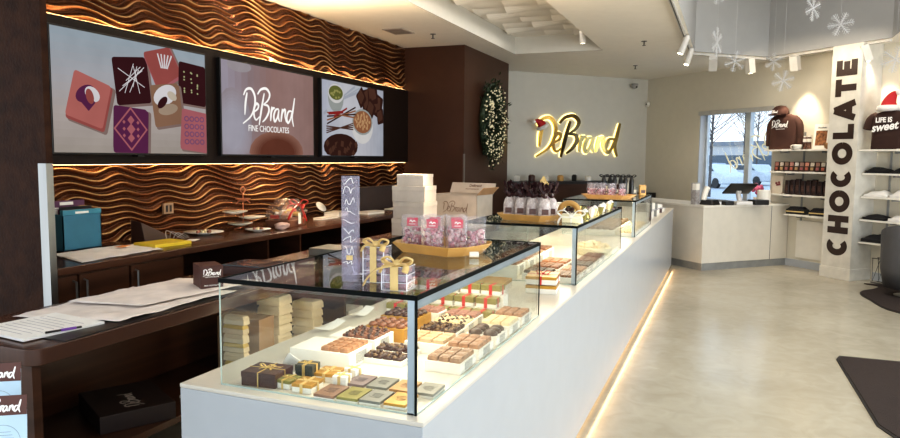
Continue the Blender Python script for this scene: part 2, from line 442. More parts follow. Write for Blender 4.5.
car('car', wp(-38.5, 40.8, -.3), 2.3, mat('car_pale', (.62, .65, .68), .25), 'pale car seen in the right window pane beside the shelf')
# building across the lot
t = thing('building', 'long pale building with a dark band across the parking lot', 'building', wp(-66, 66, -.3), RW)
MB().box(-26, 26, 0, 6, 0, 3.6).build('wall', mat('bldg', (.62, .60, .58), .8), t)
MB().box(-26.2, 26.2, -.3, 6.3, 3.6, 4.1).build('roof', mat('bldg_roof', (.25, .27, .3), .7), t)
MB().box(-24, 24, -.02, 0, 1.1, 2.4).build('window_band', mat('bldg_glass', (.08, .12, .16), .2), t)
bark = mat('bark', (.12, .10, .09), .9)
def bare_tree(loc, h, label, seed):
    r = random.Random(seed); t = thing('bare_tree', label, 'tree', loc)
    m = MB(); m.tube([(0, 0, 0), (.05, 0, h*.5), (0, .05, h*.95)], .09, 6, taper=lambda k: 1-.8*k)
    for k in range(60):
        z = h*(.3+.6*r.random()); a = r.random()*2*PI; l = (h-z)*.8+.5
        p = Vector((0, 0, z)); q = p+Vector((math.cos(a)*l*.7, math.sin(a)*l*.7, l*.6)); mid = (p+q)/2+Vector((0, 0, -.1))
        m.tube([p, mid, q], .022, 4, taper=lambda k: 1-.7*k)
        for _ in range(5):
            b = r.random()*2*PI; s0 = p.lerp(q, .4+.6*r.random()); m.tube([s0, s0+Vector((math.cos(b)*.5, math.sin(b)*.5, .5))], .009, 3)
    m.build('trunk', bark, t)
bare_tree(wp(-26.2, 25, -.3), 7, 'bare winter tree outside, nearest to the left window edge', 1)
bare_tree(wp(-42.0, 43.5, -.3), 10, 'bare winter tree outside, just left of the window mullion', 2)
bare_tree(wp(-50.5, 54, -.3), 11, 'bare winter tree farther out, in the right window pane', 3)

# ------------------------------------------------------------------ wave panels and screen band
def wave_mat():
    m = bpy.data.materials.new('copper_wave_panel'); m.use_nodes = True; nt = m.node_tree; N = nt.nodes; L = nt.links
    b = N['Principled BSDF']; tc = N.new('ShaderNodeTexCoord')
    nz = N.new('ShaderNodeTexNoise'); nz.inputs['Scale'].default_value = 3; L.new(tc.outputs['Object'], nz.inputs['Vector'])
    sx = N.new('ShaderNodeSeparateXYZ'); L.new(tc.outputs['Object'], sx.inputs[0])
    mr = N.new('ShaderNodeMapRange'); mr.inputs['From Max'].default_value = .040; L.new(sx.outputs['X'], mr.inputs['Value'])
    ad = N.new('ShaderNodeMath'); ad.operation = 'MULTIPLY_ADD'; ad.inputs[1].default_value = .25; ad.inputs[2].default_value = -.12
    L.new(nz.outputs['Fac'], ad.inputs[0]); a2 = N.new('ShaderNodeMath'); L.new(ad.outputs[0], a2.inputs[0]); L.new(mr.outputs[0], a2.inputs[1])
    r = N.new('ShaderNodeValToRGB'); e = r.color_ramp.elements   # copper brown by ridge height: shade painted in troughs, highlights on crests
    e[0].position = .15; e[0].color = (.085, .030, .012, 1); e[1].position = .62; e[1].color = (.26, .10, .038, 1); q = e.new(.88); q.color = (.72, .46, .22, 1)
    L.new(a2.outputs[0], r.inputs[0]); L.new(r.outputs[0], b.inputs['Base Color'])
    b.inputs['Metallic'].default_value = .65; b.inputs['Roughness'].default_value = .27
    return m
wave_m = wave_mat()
def waves(name, z0, z1, label, seed, y0=2.64, y1=8.495):
    ny = int((y1-y0)/.012); nz = int((z1-z0)/.0034)
    Y = np.linspace(y0, y1, ny); Z = np.linspace(z0, z1, nz); yy, zz = np.meshgrid(Y, Z, indexing='ij')
    s = seed
    ph = (zz+.018*np.sin(2*PI*yy/.50+1.1*np.sin(2*PI*yy/2.3+s)+zz*4.5+s)+.020*np.sin(2*PI*yy/1.15+zz*5+2*s))/.054
    ph = ph+.30*np.sin(2*PI*yy/.74+zz*15+s)
    fr = ph-np.floor(ph)
    ridge = np.where(fr < .66, (fr/.66)**1.9, ((1-fr)/.34)**1.4)
    amp = .031+.006*np.sin(2*PI*yy/.9+zz*5+s)
    X = .004+ridge*amp
    me = bpy.data.meshes.new(name)
    co = np.stack([X, yy, zz], -1).reshape(-1, 3)
    i = np.arange(ny-1)[:, None]*nz+np.arange(nz-1)[None, :]
    F = np.stack([i, i+nz, i+nz+1, i+1], -1).reshape(-1, 4)
    me.vertices.add(len(co)); me.vertices.foreach_set('co', co.ravel())
    me.loops.add(F.size); me.loops.foreach_set('vertex_index', F.ravel())
    me.polygons.add(len(F)); me.polygons.foreach_set('loop_start', np.arange(len(F))*4); me.polygons.foreach_set('loop_total', np.full(len(F), 4))
    me.polygons.foreach_set('use_smooth', [True]*len(F))
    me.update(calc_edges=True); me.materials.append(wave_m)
    o = bpy.data.objects.new(name, me); C.objects.link(o); o.location = (-4.085, 0, 0)
    return tag(o, label, 'wall panel')
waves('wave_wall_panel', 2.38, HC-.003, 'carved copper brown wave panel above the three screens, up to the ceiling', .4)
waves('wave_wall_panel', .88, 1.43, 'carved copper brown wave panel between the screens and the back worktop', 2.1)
mb = MB(); mb.box(-4.083, -4.022, 2.64, 8.497, 1.43, 2.385)
band = struct(mb.build('trim_6', mat('screen_band_brown', (.012, .006, .004), .45, spec=.25)))
ledm = emat('warm_led', (1., .62, .28), 20.)
MB().box(-4.052, -4.042, 2.66, 8.46, 2.385, 2.390).build('led_strip', ledm, band)
MB().box(-4.052, -4.042, 2.66, 8.46, 1.4285, 1.4298).build('led_strip', ledm, band)

# ------------------------------------------------------------------ screens
def screen_pic(which):
    """returns a flat multi-material picture mesh; x 0..1.38 right (along +y of the room), z 0..0.77"""
    mats = []; mb = MB(); d = [0.]
    W, H = 1.38, .77
    def col(name, c, s=.72):
        m = emat('screen_'+name, c, s)
        if m not in mats: mats.append(m)
        return mats.index(m)
    def poly(pts, mi):
        d[0] += .00012; n = len(pts)
        mb.add([(x, -d[0], z) for x, z in pts], [tuple(range(n))], mi)
    def clip(pts): return [(min(W, max(0, x)), min(H, max(0, z))) for x, z in pts]
    def sq(u, v, s, a, mi, r=.02):
        pts = rounded(-s/2, s/2, -s/2, s/2, r, 3); ca, sa = math.cos(a), math.sin(a)
        poly(clip([(u*W+x*ca-z*sa, v*H+x*sa+z*ca) for x, z in pts]), mi)
    def ell(u, v, a, b, mi, rot=0., n=20):
        ca, sa = math.cos(rot), math.sin(rot)
        poly(clip([(u*W+a*math.cos(2*PI*k/n)*ca-b*math.sin(2*PI*k/n)*sa, v*H+a*math.cos(2*PI*k/n)*sa+b*math.sin(2*PI*k/n)*ca) for k in range(n)]), mi)
    def line(u0, v0, u1, v1, w, mi):
        a = Vector((u0*W, v0*H)); b = Vector((u1*W, v1*H)); n = (b-a).normalized(); n = Vector((-n.y, n.x))*w/2
        poly(clip([tuple(a+n), tuple(b+n), tuple(b-n), tuple(a-n)]), mi)
    def grad(cols, name, vert=False, n=16):
        for i in range(n):
            q = i/(n-1)*(len(cols)-1); k = min(int(q), len(cols)-2); fq = q-k
            c = tuple(cols[k][j]*(1-fq)+cols[k+1][j]*fq for j in range(3)); mi = col('%s_%d' % (name, i), c)
            if vert: mb.add([(0, 0, H*i/n), (W, 0, H*i/n), (W, 0, H*(i+1)/n), (0, 0, H*(i+1)/n)], [(0, 1, 2, 3)], mi)
            else: mb.add([(W*i/n, 0, 0), (W*(i+1)/n, 0, 0), (W*(i+1)/n, 0, H), (W*i/n, 0, H)], [(0, 1, 2, 3)], mi)
    if which == 1:
        grad([(.42, .37, .33), (.50, .44, .42), (.44, .44, .47), (.38, .44, .49)], 'a', True)
        sh = col('shadow', (.27, .19, .17)); pk = col('pink', (.50, .17, .15)); pd = col('pinkdark', (.36, .10, .09)); wh = col('wh', (.75, .72, .74)); pu = col('purple', (.13, .03, .09))
        dk = col('dark', (.055, .015, .018)); ro = col('rose', (.45, .15, .17)); gr = col('green', (.45, .45, .25)); bw = col('brownw', (.30, .17, .11)); vi = col('violet', (.22, .10, .20))
        for u, v, s, a, m1, m2 in ((.195, .44, .31, -.28, pk, pd), (.455, .66, .31, .12, dk, dk), (.674, .84, .29, .5, pd, ro), (.89, .70, .30, -.05, dk, dk), (.692, .475, .29, .15, bw, bw), (.44, .215, .31, -.05, pu, pu), (.90, .24, .30, -.1, ro, ro)):
            sq(u+.02, v-.035, s+.01, a, sh); sq(u+.006, v-.02, s, a, pd if m1 in (pk,) else m2); sq(u, v, s*.96, a, m1)
        ell(.175, .49, .080, .050, pu, .5); ell(.215, .49, .062, .045, wh, -.5); sq(.19, .42, .08, .8, pu, .004); ell(.20, .47, .03, .05, pd, .3)
        for k in range(7): line(.375+.022*k, .54+.05*(k % 3), .54-.012*k, .78-.03*(k % 2), .006, wh)
        line(.37, .74, .54, .60, .006, wh); line(.41, .53, .47, .80, .006, wh)
        for k in range(5): line(.66+.010*k, .80, .635+.025*k, .93, .013, wh)
        for k in range(18): ell(.88+.06*math.sin(k*2.1), .70+.10*math.cos(k*1.7), .009, .007, gr)
        ell(.68, .55, .12, .07, wh, .4); ell(.70, .42, .10, .04, col('tan', (.42, .32, .24)), .2); ell(.66, .48, .06, .03, dk, .7); ell(.73, .55, .05, .03, col('cream', (.60, .52, .42)), -.4)
        sq(.44, .215, .215, .785, ro, .004); sq(.44, .215, .19, .785, pu, .004)
        for k in (-1, 0, 1): sq(.44, .215+.080*k, .055-.01*abs(k), .785, ro, .004); sq(.44+.045, .215+.06*k, .02, .785, ro, .002); sq(.44-.045, .215+.06*k, .02, .785, ro, .002)
        for i in range(4):
            for j in range(4): ell(.835+.04*i, .12+.075*j, .026, .021, vi); ell(.835+.04*i, .12+.075*j, .016, .013, ro)
    elif which == 2:
        grad([(.40, .36, .42), (.33, .25, .26), (.35, .22, .20), (.37, .24, .22), (.33, .21, .19)], 'b')
        for k in range(7): ell(.10, .28, .26-.02*k, .34-.028*k, col('blob%d' % k, (.36+.012*k, .31+.017*k, .34+.022*k)))
        for k in range(6): ell(.56, .02, .42-.03*k, .20-.014*k, col('cup%d' % k, (.31-.03*k, .155-.02*k, .115-.016*k)))
        ell(.17, .96, .16, .05, col('foam', (.40, .36, .38)))
        wi = col('white', (.85, .83, .80), 1.)
        n0 = len(mb.f); M = Matrix.Translation((.655, -d[0]-.001, .415)); wordmark(mb, .80, .026, .001, M, wi)
        vs, fs = textmesh('FINE CHOCOLATES', .076, .0, sx=.92); mb.add(vs, fs, wi, Matrix.Translation((.645, -d[0]-.002, .225)))
    else:
        grad([(.50, .52, .60), (.60, .60, .64), (.55, .55, .60), (.42, .44, .50)], 'c')
        for k in range(5): line(.02+.05*k, .55+.05*k, .5+.05*k, .98, .03, col('cloth%d' % (k % 2), (.42+.1*(k % 2), .44+.1*(k % 2), .50+.08*(k % 2))))
        gl = col('bowlglass', (.36, .38, .36)); gn = col('herbs', (.16, .17, .05)); dk = col('cchunk', (.05, .02, .015)); dk2 = col('cchunk2', (.10, .045, .03)); wh = col('porcelain', (.70, .68, .66)); nt_ = col('nuts', (.32, .14, .07)); nl = col('nutlight', (.55, .33, .17)); rd = col('chili', (.30, .03, .03))
        ell(.20, .78, .16, .15, gl); ell(.20, .84, .16, .10, wh); ell(.20, .85, .145, .075, gn)
        for k in range(10): ell(.13+.14*((k*7) % 10)/10, .83+.05*math.sin(k), .02, .012, col('herblight', (.36, .34, .12)))
        for u, v, s, a in ((.70, .82, .26, .3), (.88, .76, .26, -.3), (.60, .84, .18, .7), (.80, .93, .24, .1), (.94, .60, .17, .2), (.77, .70, .18, .9)): sq(u, v, s, a, dk); sq(u-.01, v+.01, s*.7, a+.2, dk2)
        ell(.62, .42, .25, .19, wh); ell(.62, .49, .24, .145, gl); ell(.62, .49, .215, .125, nt_)
        for k in range(24): ell(.62+.13*math.sin(k*2.4)*math.sqrt(k/24), .50+.12*math.cos(k*2.4)*math.sqrt(k/24), .024, .017, nl, k)
        for k in range(4): line(.06, .42+.05*k, .50, .66-.05*k+.03, .016, nt_ if k % 2 else dk)
        for k in range(4): line(.05, .30+.03*k, .46, .46-.03*k, .013, dk2)
        line(.08, .56, .30, .60, .03, rd); line(.16, .52, .36, .66, .02, rd)
        ell(.27, .12, .36, .14, dk)
        for k in range(22): sq(.04+.022*k, .10+.07*math.sin(k*1.9), .06, k*.7, dk2 if k % 2 else dk, .005)
    return mb, mats
def television(y0, which, label, sy, cap):
    t = thing('television', label, 'television', (-4.022, y0, 1.497))
    hw = 1.41
    MB().box(.0, .045, 0, hw, 0, .822).build('frame', black_m, t, bevel=.004)
    mb, mats = screen_pic(which)
    o = mb.build('screen', mats, t); o.matrix_local = Matrix.Translation((.0462, .011, .014)) @ Matrix.Rotation(PI/2, 4, 'Z') @ Matrix.Diagonal((1.005, 1, 1.033, 1))
    MB().box(.0, .055, hw/2-.03, hw/2+.03, -.012, .0).build('sensor_bar', black_m, t)
television(3.155, 1, 'wall television nearest the partition showing assorted square chocolates', 0, 0)
television(4.735, 2, 'middle wall television showing the white script shop logo', 0, 0)
television(6.29, 3, 'third wall television, beside the column, showing bowls of nuts and spices', 0, 0)
# ------------------------------------------------------------------ back worktop with cabinets
t = thing('back_cabinet', 'long dark brown back counter unit under the wave panel', 'cabinet', (-4.083, 2.645, 0))
L_ = 5.85
mb = MB()
mb.box(0, .70, 0, .96, .09, .838); mb.box(0, .66, 0, L_, 0, .09)
mb.box(0, .02, .96, L_, .09, .838)
for y in (.96, 1.90, 2.35, 3.3, 4.2, 5.1, L_-.02): mb.box(.02, .70, y, y+.02, .09, .838)
mb.box(.02, .70, .96, L_, .09, .11)
mb.box(.02, .69, .98, L_-.02, .44, .46)
mb.build('carcass', brown_wood, t)
MB().box(0, .733, 0, L_, .838, .88).build('worktop', brown_top, t, bevel=.004)
for y, w, hs in ((-.0, .145, .12), (.155, .355, .035), (.52, .435, .035)):
    d = MB().box(.70, .718, y+.004, y+w-.004, .10, .825).build('door', brown_wood, t)
    h = MB().tube([(.718, y+hs, .795), (.742, y+hs, .79), (.742, y+hs, .67), (.718, y+hs, .665)], .006, 8); h.build('handle', steel, d)

# staff table / open shelf unit parallel to the display counter
t = thing('staff_table', 'long dark brown staff table with an open shelf beneath', 'table', (-2.90, 1.69, 0))
TL = 6.7
mb = MB(); mb.prism(rounded(0, .63, 0, TL, .05), .738, .80); mb.build('tabletop', brown_top, t, bevel=.004)
MB().box(.03, .60, .015, .05, 0, .738).build('side_panel', brown_wood, t)
for y in (2.2, 4.4, TL-.06): MB().box(.03, .60, y, y+.03, 0, .738).build('divider', brown_wood, t)
MB().box(.03, .05, .05, TL-.06, 0, .738).build('back_panel', brown_wood, t)
MB().box(.05, .59, .05, TL-.06, .27, .30).build('shelf', brown_wood, t)

# ------------------------------------------------------------------ display counter
CT = .835
t = thing('display_counter', 'long white display counter running from the front corner to the back', 'counter', (-1.466, 1.545, 0))
MB().box(0, .779, 0, 8.46, .04, .822).build('body', white_lac, t, bevel=.003)
MB().box(-.001, .781, -.001, 8.461, .822, CT).build('counter_top', counter_top_m, t, bevel=.003)
MB().box(.06, .72, .06, 8.40, 0, .04).build('plinth', plinth_m, t)
MB().box(.735, .755, .1, 8.40, .030, .0395).build('led_strip', emat('toe_led', (1., .62, .28), 2.5), t)

# glass cases
def display_case(label, y0, y1):
    t = thing('glass_case', label, 'display case', (-1.347, y0, CT)); w = .623; d = y1-y0; h = .313
    MB().box(.004, w-.004, 0, .005, 0, h-.012).build('front_pane', case_glass, t)
    MB().box(w-.005, w, 0.0, d, 0, h-.03).build('side_pane', case_glass, t)
    MB().box(0, .005, .005, d, 0, h-.012).build('side_pane', case_glass, t)
    MB().box(.004, w-.006, d-.005, d, 0, h-.012).build('rear_pane', case_glass, t)
    MB().box(.004, w-.004, .004, d-.004, h-.008, h-.001).build('top_pane', top_glass, t)
    e = MB()
    e.box(-.002, w+.002, -.003, .002, h-.012, h+.001); e.box(w-.002, w+.003, -.003, d+.003, h-.012, h+.001)
    e.box(-.002, .002, 0, d, h-.012, h+.001); e.box(0, w, d-.002, d+.003, h-.012, h+.001)
    e.box(w-.002, w+.003, -.004, .002, 0, h); e.box(w-.002, w+.002, d-.003, d+.003, 0, h-.01); 
    e.build('black_edge', edge_m, t)
    e = MB(); e.box(w-.024, w-.005, -.001, .012, 0, h-.012); e.build('corner_post', blue_steel, t)
    e = MB(); e.box(w-.010, w-.001, .002, d-.004, h-.036, h-.012); e.build('side_rail', blue_steel, t)
    e = MB(); e.box(-.001, .002, -.001, .002, 0, h-.012); e.box(0, w, -.001, .003, 0, .004); e.box(w-.004, w+.001, 0, d, 0, .004); e.build('glass_edge', edge_green, t)
    e = MB(); e.box(w-.028, w-.012, .02, d-.02, h-.022, h-.013); e.build('led_bar', emat('case_led', (1., .86, .62), 7.), t)
    l = bpy.data.lights.new('case_light', 'AREA'); l.shape = 'RECTANGLE'; l.size = .25; l.size_y = d-.1; l.energy = 4.2*d; l.color = (1, .88, .68)
    o = bpy.data.objects.new('case_light', l); C.objects.link(o); o.location = (-1.347+w*.6, (y0+y1)/2, CT+h-.025)
    return t
display_case('nearest glass display case, at the front corner of the counter', 1.583, 2.83)
display_case('middle glass display case, with the tray of brown-topped bags on it', 3.60, 5.22)
display_case('farthest glass display case, under the far tray of pink bags', 6.05, 7.35)

# ------------------------------------------------------------------ chocolates, trays, boxes in the cases
def choc_mesh(name, kind, s=(.036, .036, .012), seed=0):
    mb = MB()
    r = random.Random(seed)
    if kind == 'square':
        mb.prism(rounded(-s[0]/2, s[0]/2, -s[1]/2, s[1]/2, .003, 2), 0, s[2], top=.9)
        mb.prism(rounded(-s[0]*.3, s[0]*.3, -s[1]*.3, s[1]*.3, .002, 2), s[2], s[2]*1.12, top=.9)
    elif kind == 'lump':
        for k in range(9):
            mb.ball((r.uniform(-.4, .4)*s[0], r.uniform(-.4, .4)*s[1], s[2]*.55+r.uniform(-.1, .3)*s[2]), s[2]*.62, 6, 4, mi=k % 2)
        mb.prism(rounded(-s[0]/2, s[0]/2, -s[1]/2, s[1]/2, .004, 2), 0, s[2]*.7, mi=1)
    elif kind == 'dome':
        mb.lathe([(s[0]/2, 0), (s[0]/2*.96, s[2]*.5), (s[0]/2*.6, s[2]*.95), (.0005, s[2])], seg=10)
    return mb
def tray_of(label, cx, cy, w, d, h, choc, nx, ny, cname, clabel, kind='square', trayc=None, rz=0., cz=.012, tagside=True, base=CT, mats2=None, traymat=None, gap=.003, cr=1.):
    """card tray (top-level) with separate chocolates standing on it"""
    t = thing('chocolate_tray', label, 'tray', (cx, cy, base), rz)
    m = traymat or card_white
    MB().prism([(-w/2, -d/2), (w/2, -d/2), (w/2, d/2), (-w/2, d/2)], 0, h-.001).build('tray_body', m, t, bevel=.0015)
    if tagside:
        MB().box(w/2-.0005, w/2+.0015, -d*.22, d*.22, h*.18, h*.86).build('price_tag', label_grey, t)
    sx = (w*.92*cr-gap*(nx-1))/nx; sy = (d*.9-gap*(ny-1))/ny
    me = None
    for i in range(nx):
        for j in range(ny):
            lx = -w*.46+w*.92*(1-cr)+sx/2+i*(sx+gap); ly = -d*.45+sy/2+j*(sy+gap)
            c, s = math.cos(rz), math.sin(rz); p = (cx+lx*c-ly*s, cy+lx*s+ly*c, base+h-.001)
            if me is None:
                me = choc_mesh(cname, kind, (sx, sy, cz), seed=int(cx*-999)+int(cy*77)).mesh(cname, [choc, mats2 or choc], smooth=(kind != 'square'))
            o = bpy.data.objects.new(cname, me); C.objects.link(o); o.location = p; o.rotation_euler = (0, 0, rz)
            if kind == 'lump': o.rotation_euler = (0, 0, rz+PI*((i+j) % 2))
            tag(o, clabel, 'chocolate', clabel.replace(' square', ' squares', 1) if ' square' in clabel else clabel+' set')
# case 1, left: risers along the staff side
tray_of('white tray of tan chocolates, foremost on the staff side', -1.185, 1.925, .22, .15, .050, tan_choc, 3, 4, 'chocolate_piece', 'tan chocolate square on the foremost white tray of the staff side', cz=.012, cr=.5)
tray_of('white tray of dark chocolates behind the tan ones, staff side', -1.17, 2.10, .18, .14, .050, dark_choc, 3, 4, 'chocolate_piece', 'dark nutty chocolate on the second white tray of the staff side', 'lump', cz=.011, mats2=milk_choc, cr=.75)
tray_of('gold tray of dark chocolates, first gold one on the staff side', -1.135, 2.265, .16, .13, .050, milk_choc, 4, 3, 'chocolate_piece', 'dark round chocolate on the first gold tray', 'dome', cz=.014, traymat=gold_m, tagside=False)
tray_of('gold tray of chocolates, second gold one on the staff side', -1.16, 2.44, .16, .13, .050, dark_choc, 4, 3, 'chocolate_piece', 'dark round chocolate on the second gold tray', 'dome', cz=.014, traymat=gold_m, tagside=False)
# centre
tray_of('low white tray of nut clusters in the middle of the near case', -1.01, 1.975, .15, .07, .018, nut_choc, 4, 1, 'nut_cluster', 'nut cluster in the front row of the middle tray in the near case', 'lump', cz=.012, mats2=dark_choc, tagside=False)
tray_of('low white tray of nut clusters, second row in the near case', -1.02, 2.07, .15, .07, .018, nut_choc, 4, 1, 'nut_cluster', 'nut cluster in the second row of the middle tray in the near case', 'lump', cz=.012, mats2=dark_choc, tagside=False)
tray_of('tray of pale almond chocolates beside the corner post', -.935, 2.175, .15, .13, .038, mat('almond', (.55, .38, .22), .45, scale=90), 3, 3, 'chocolate_piece', 'pale almond chocolate square behind the corner post', cz=.012)
tray_of('tray of dark nut clusters behind the pale almond chocolates', -.955, 2.32, .15, .12, .038, nut_choc, 3, 3, 'nut_cluster', 'nut cluster behind the pale almond chocolates', 'lump', cz=.011, mats2=dark_choc)
tray_of('tray of dark and white chocolates, third along the middle row', -.96, 2.45, .14, .11, .038, dark_choc, 3, 3, 'chocolate_piece', 'dark and white speckled chocolate, third tray of the middle row', 'lump', cz=.012, mats2=white_choc)
tray_of('tray of rosy milk chocolates beside the gift boxes', -.965, 2.562, .14, .09, .038, pink_choc, 3, 3, 'chocolate_piece', 'rosy milk chocolate square beside the gift boxes', cz=.012)
tray_of('tray of rosy chocolates behind the gold trays', -1.12, 2.558, .14, .09, .045, pink_choc, 3, 2, 'chocolate_piece', 'rosy chocolate square behind the gold trays', cz=.012)
# row along the customer side
tray_of('tray of marbled tan chocolates, nearest along the customer glass', -.797, 2.01, .12, .145, .035, mat('marble_tan', (.42, .24, .13), .4, scale=60, col2=(.2, .1, .06)), 3, 3, 'chocolate_piece', 'marbled tan chocolate square, nearest tray on the customer side', cz=.014)
tray_of('tray of light tan chocolates, second along the customer glass', -.797, 2.185, .12, .15, .035, tan_choc, 3, 3, 'chocolate_piece', 'light tan chocolate square, second tray on the customer side', cz=.014)
tray_of('tray of dark chocolates, third along the customer glass', -.797, 2.36, .12, .13, .035, dark_choc, 2, 3, 'chocolate_piece', 'dark chocolate round, third tray on the customer side', 'dome', cz=.016)
tray_of('tray of ivory chocolates, fourth along the customer glass', -.797, 2.525, .12, .14, .035, white_choc, 3, 3, 'chocolate_piece', 'ivory chocolate square, fourth tray on the customer side', cz=.012)
tray_of('tray of milk chocolates at the far end of the near case', -.797, 2.69, .12, .14, .035, tan_choc, 3, 3, 'chocolate_piece', 'milk chocolate square, farthest tray on the customer side', cz=.012)

# flat boxed bars at the front
bars = [(-1.005, 1.632, 'copper_card', (.26, .15, .10), 'pale copper chocolate bar box, first in the front row'), (-.935, 1.637, None, olive_m, 'olive gold chocolate bar box, second in the front row'), (-.868, 1.642, None, silver_m, 'silver grey chocolate bar box, third in the front row'),
        (-.797, 1.648, None, gold_m, 'gold chocolate bar box in the front row beside the corner post'), (-.975, 1.745, 'mauve_card', (.20, .15, .15), 'mauve grey chocolate bar box, first in the second row'), (-.905, 1.75, None, silver_m, 'silver grey chocolate bar box, second in the second row'),
        (-.832, 1.75, 'copper_gold', (.42, .22, .07), 'copper gold chocolate bar box with a dark seal, second row'), (-.762, 1.755, None, silver_m, 'silver grey bar box right of the corner post, farther one')]
for x, y, mn, mc, lb in bars:
    t = thing('bar_box', lb, 'box', (x, y, CT), .02)
    m = mat(mn, mc, .4, metal=.2) if mn else mc
    MB().box(-.031, .031, -.045, .045, 0, .013).build('carton', card_white, t, bevel=.001)
    MB().box(-.0315, .0315, -.0455, .0455, .007, .015).build('lid', m, t, bevel=.0008)
    r = random.Random(int(x*-1000)); g = MB()
    for k in range(5): g.tube([(-.018+r.uniform(0, .01), .012-k*.006, .0153), (.0, .014-k*.008, .0153), (.016, .012-k*.007+r.uniform(-.003, .003), .0153)], .0005, 4, smooth=3)
    g.build('script_print', ink, t)

def bow(t, c, s, m, name='bow', seed=0, tails=True, fat=1.):
    mb = MB(); x, y, z = c; r = random.Random(seed)
    for k in range(2):
        q = (-1)**k
        mb.tube([(x, y, z), (x+q*s*.5, y-.1*s, z+s*.5), (x+q*s, y, z+s*.35), (x+q*s*.6, y+.1*s, z+.02*s), (x, y, z)], s*.11*fat, 8, smooth=4, flat=.4)
    if tails:
        mb.tube([(x, y, z), (x-s*.7, y-s*.5, z+.02*s), (x-s*.9, y-s*.8, z-s*.4)], s*.12*fat, 6, smooth=4, flat=.3)
        mb.tube([(x, y, z), (x+s*.7, y-s*.4, z+.05*s), (x+s*.8, y-s*.9, z-s*.3)], s*.12*fat, 6, smooth=4, flat=.3)
    mb.ball((x, y, z+s*.05), s*.18*fat, 8, 5)
    return mb.build(name, m, t, smooth=True)
def gift_box(name, label, loc, d, m, rib, rz=0., lid=None, s=None, cat='box', wrap=True):
    t = thing(name, label, cat, loc, rz); w, dp, h = d
    MB().box(-w/2, w/2, -dp/2, dp/2, 0, h*.96).build('box_body', lid or m, t, bevel=.0015)
    MB().box(-w/2-.001, w/2+.001, -dp/2-.001, dp/2+.001, h*.62, h).build('lid', m, t, bevel=.0015)
    if wrap:
        rw = .0045 if not s else s; e = .0022
        g = MB()
        g.box(-w/2-e, w/2+e, -rw, rw, h, h+.0012); g.box(-rw, rw, -dp/2-e, dp/2+e, h, h+.0013)
        for q in (-1, 1): g.box(q*(w/2+e)-.0006, q*(w/2+e)+.0006, -rw, rw, 0, h+.001); g.box(-rw, rw, q*(dp/2+e)-.0006, q*(dp/2+e)+.0006, 0, h+.001)
        g.build('ribbon', rib, t)
        bow(t, (0, 0, h+.001), min(w, dp)*.24, rib)
    return t
cord = mat('gold_cord', (.75, .55, .2), .3, metal=.6)
t = gift_box('gift_box', 'dark brown gift box tied with thin gold cord, front left corner', (-1.238, 1.655, CT), (.112, .10, .042), choc_brown, cord, .08, s=.0018)
g = MB(); wordmark(g, .05, .05, .0004, Matrix.Translation((.012, .02, .0425)) @ Matrix.Rotation(-PI/2, 4, 'X')); g.build('logo_print', cord, t)
gift_box('gift_box', 'small black green gift box with gold ribbon, behind the brown box', (-1.145, 1.725, CT+.001), (.056, .05, .048), mat('green_black', (.03, .035, .02), .35), cord, .1)
gift_box('gift_box', 'small gold lidded gift box beside the brown box', (-1.158, 1.648, CT), (.048, .056, .026), olive_m, cord, -.08, lid=card_white, s=.003)
gift_box('gift_box', 'small gold lidded gift box with a cream bow, front row', (-1.092, 1.645, CT), (.062, .07, .026), gold_m, goldribbon, .05, lid=card_white)
gift_box('gift_box', 'gold lidded gift box behind the front row, left of the white ones', (-1.088, 1.755, CT), (.065, .075, .026), gold_m, goldribbon, .1, lid=card_white)
gift_box('gift_box', 'tiny white gift box with gold bow, nearer one', (-1.015, 1.705, CT+.0), (.042, .04, .036), card_white, goldribbon, .1)
gift_box('gift_box', 'tiny white gift box with gold bow, farther one', (-1.02, 1.785, CT+.0), (.042, .04, .034), card_white, goldribbon, -.2)
t = thing('price_card', 'white diamond-set price card leaning behind the brown gift box', 'card', (-1.215, 1.745, CT), .1)
M = Matrix.Translation((0, 0, .036)) @ Matrix.Rotation(.2, 4, 'X') @ Matrix.Rotation(.6, 4, 'Y')
MB().box(-.024, .024, -.001, .001, -.024, .024, 0, M).build('card', card_white, t)
g = MB()
for k in range(4): g.box(-.013, .013-.003*k, -.0018, -.001, .012-.007*k, .0128-.007*k, 0, M)
g.build('handwriting', label_grey, t)
# paper curls on the ledge at the staff side
for i, (x, y, rz, lb) in enumerate(((-1.405, 2.26, 1.3, 'curled strip of white paper on the staff side ledge, nearer one'), (-1.405, 2.52, 1.5, 'curled strip of white paper on the staff side ledge, farther one'))):
    mb = MB(); v = []; n = 10
    for k in range(n+1):
        q = k/n; zz = .004+.022*abs(q-.45)**1.5*2.5
        v += [(-.07+.14*q, -.022, zz), (-.07+.14*q, .022, zz+.004)]
    mb.add(v, [(2*k, 2*k+2, 2*k+3, 2*k+1) for k in range(n)])
    tag(mb.build('paper_strip', paper_m, loc=(x, y, CT), rz=rz, smooth=True), lb, 'paper')

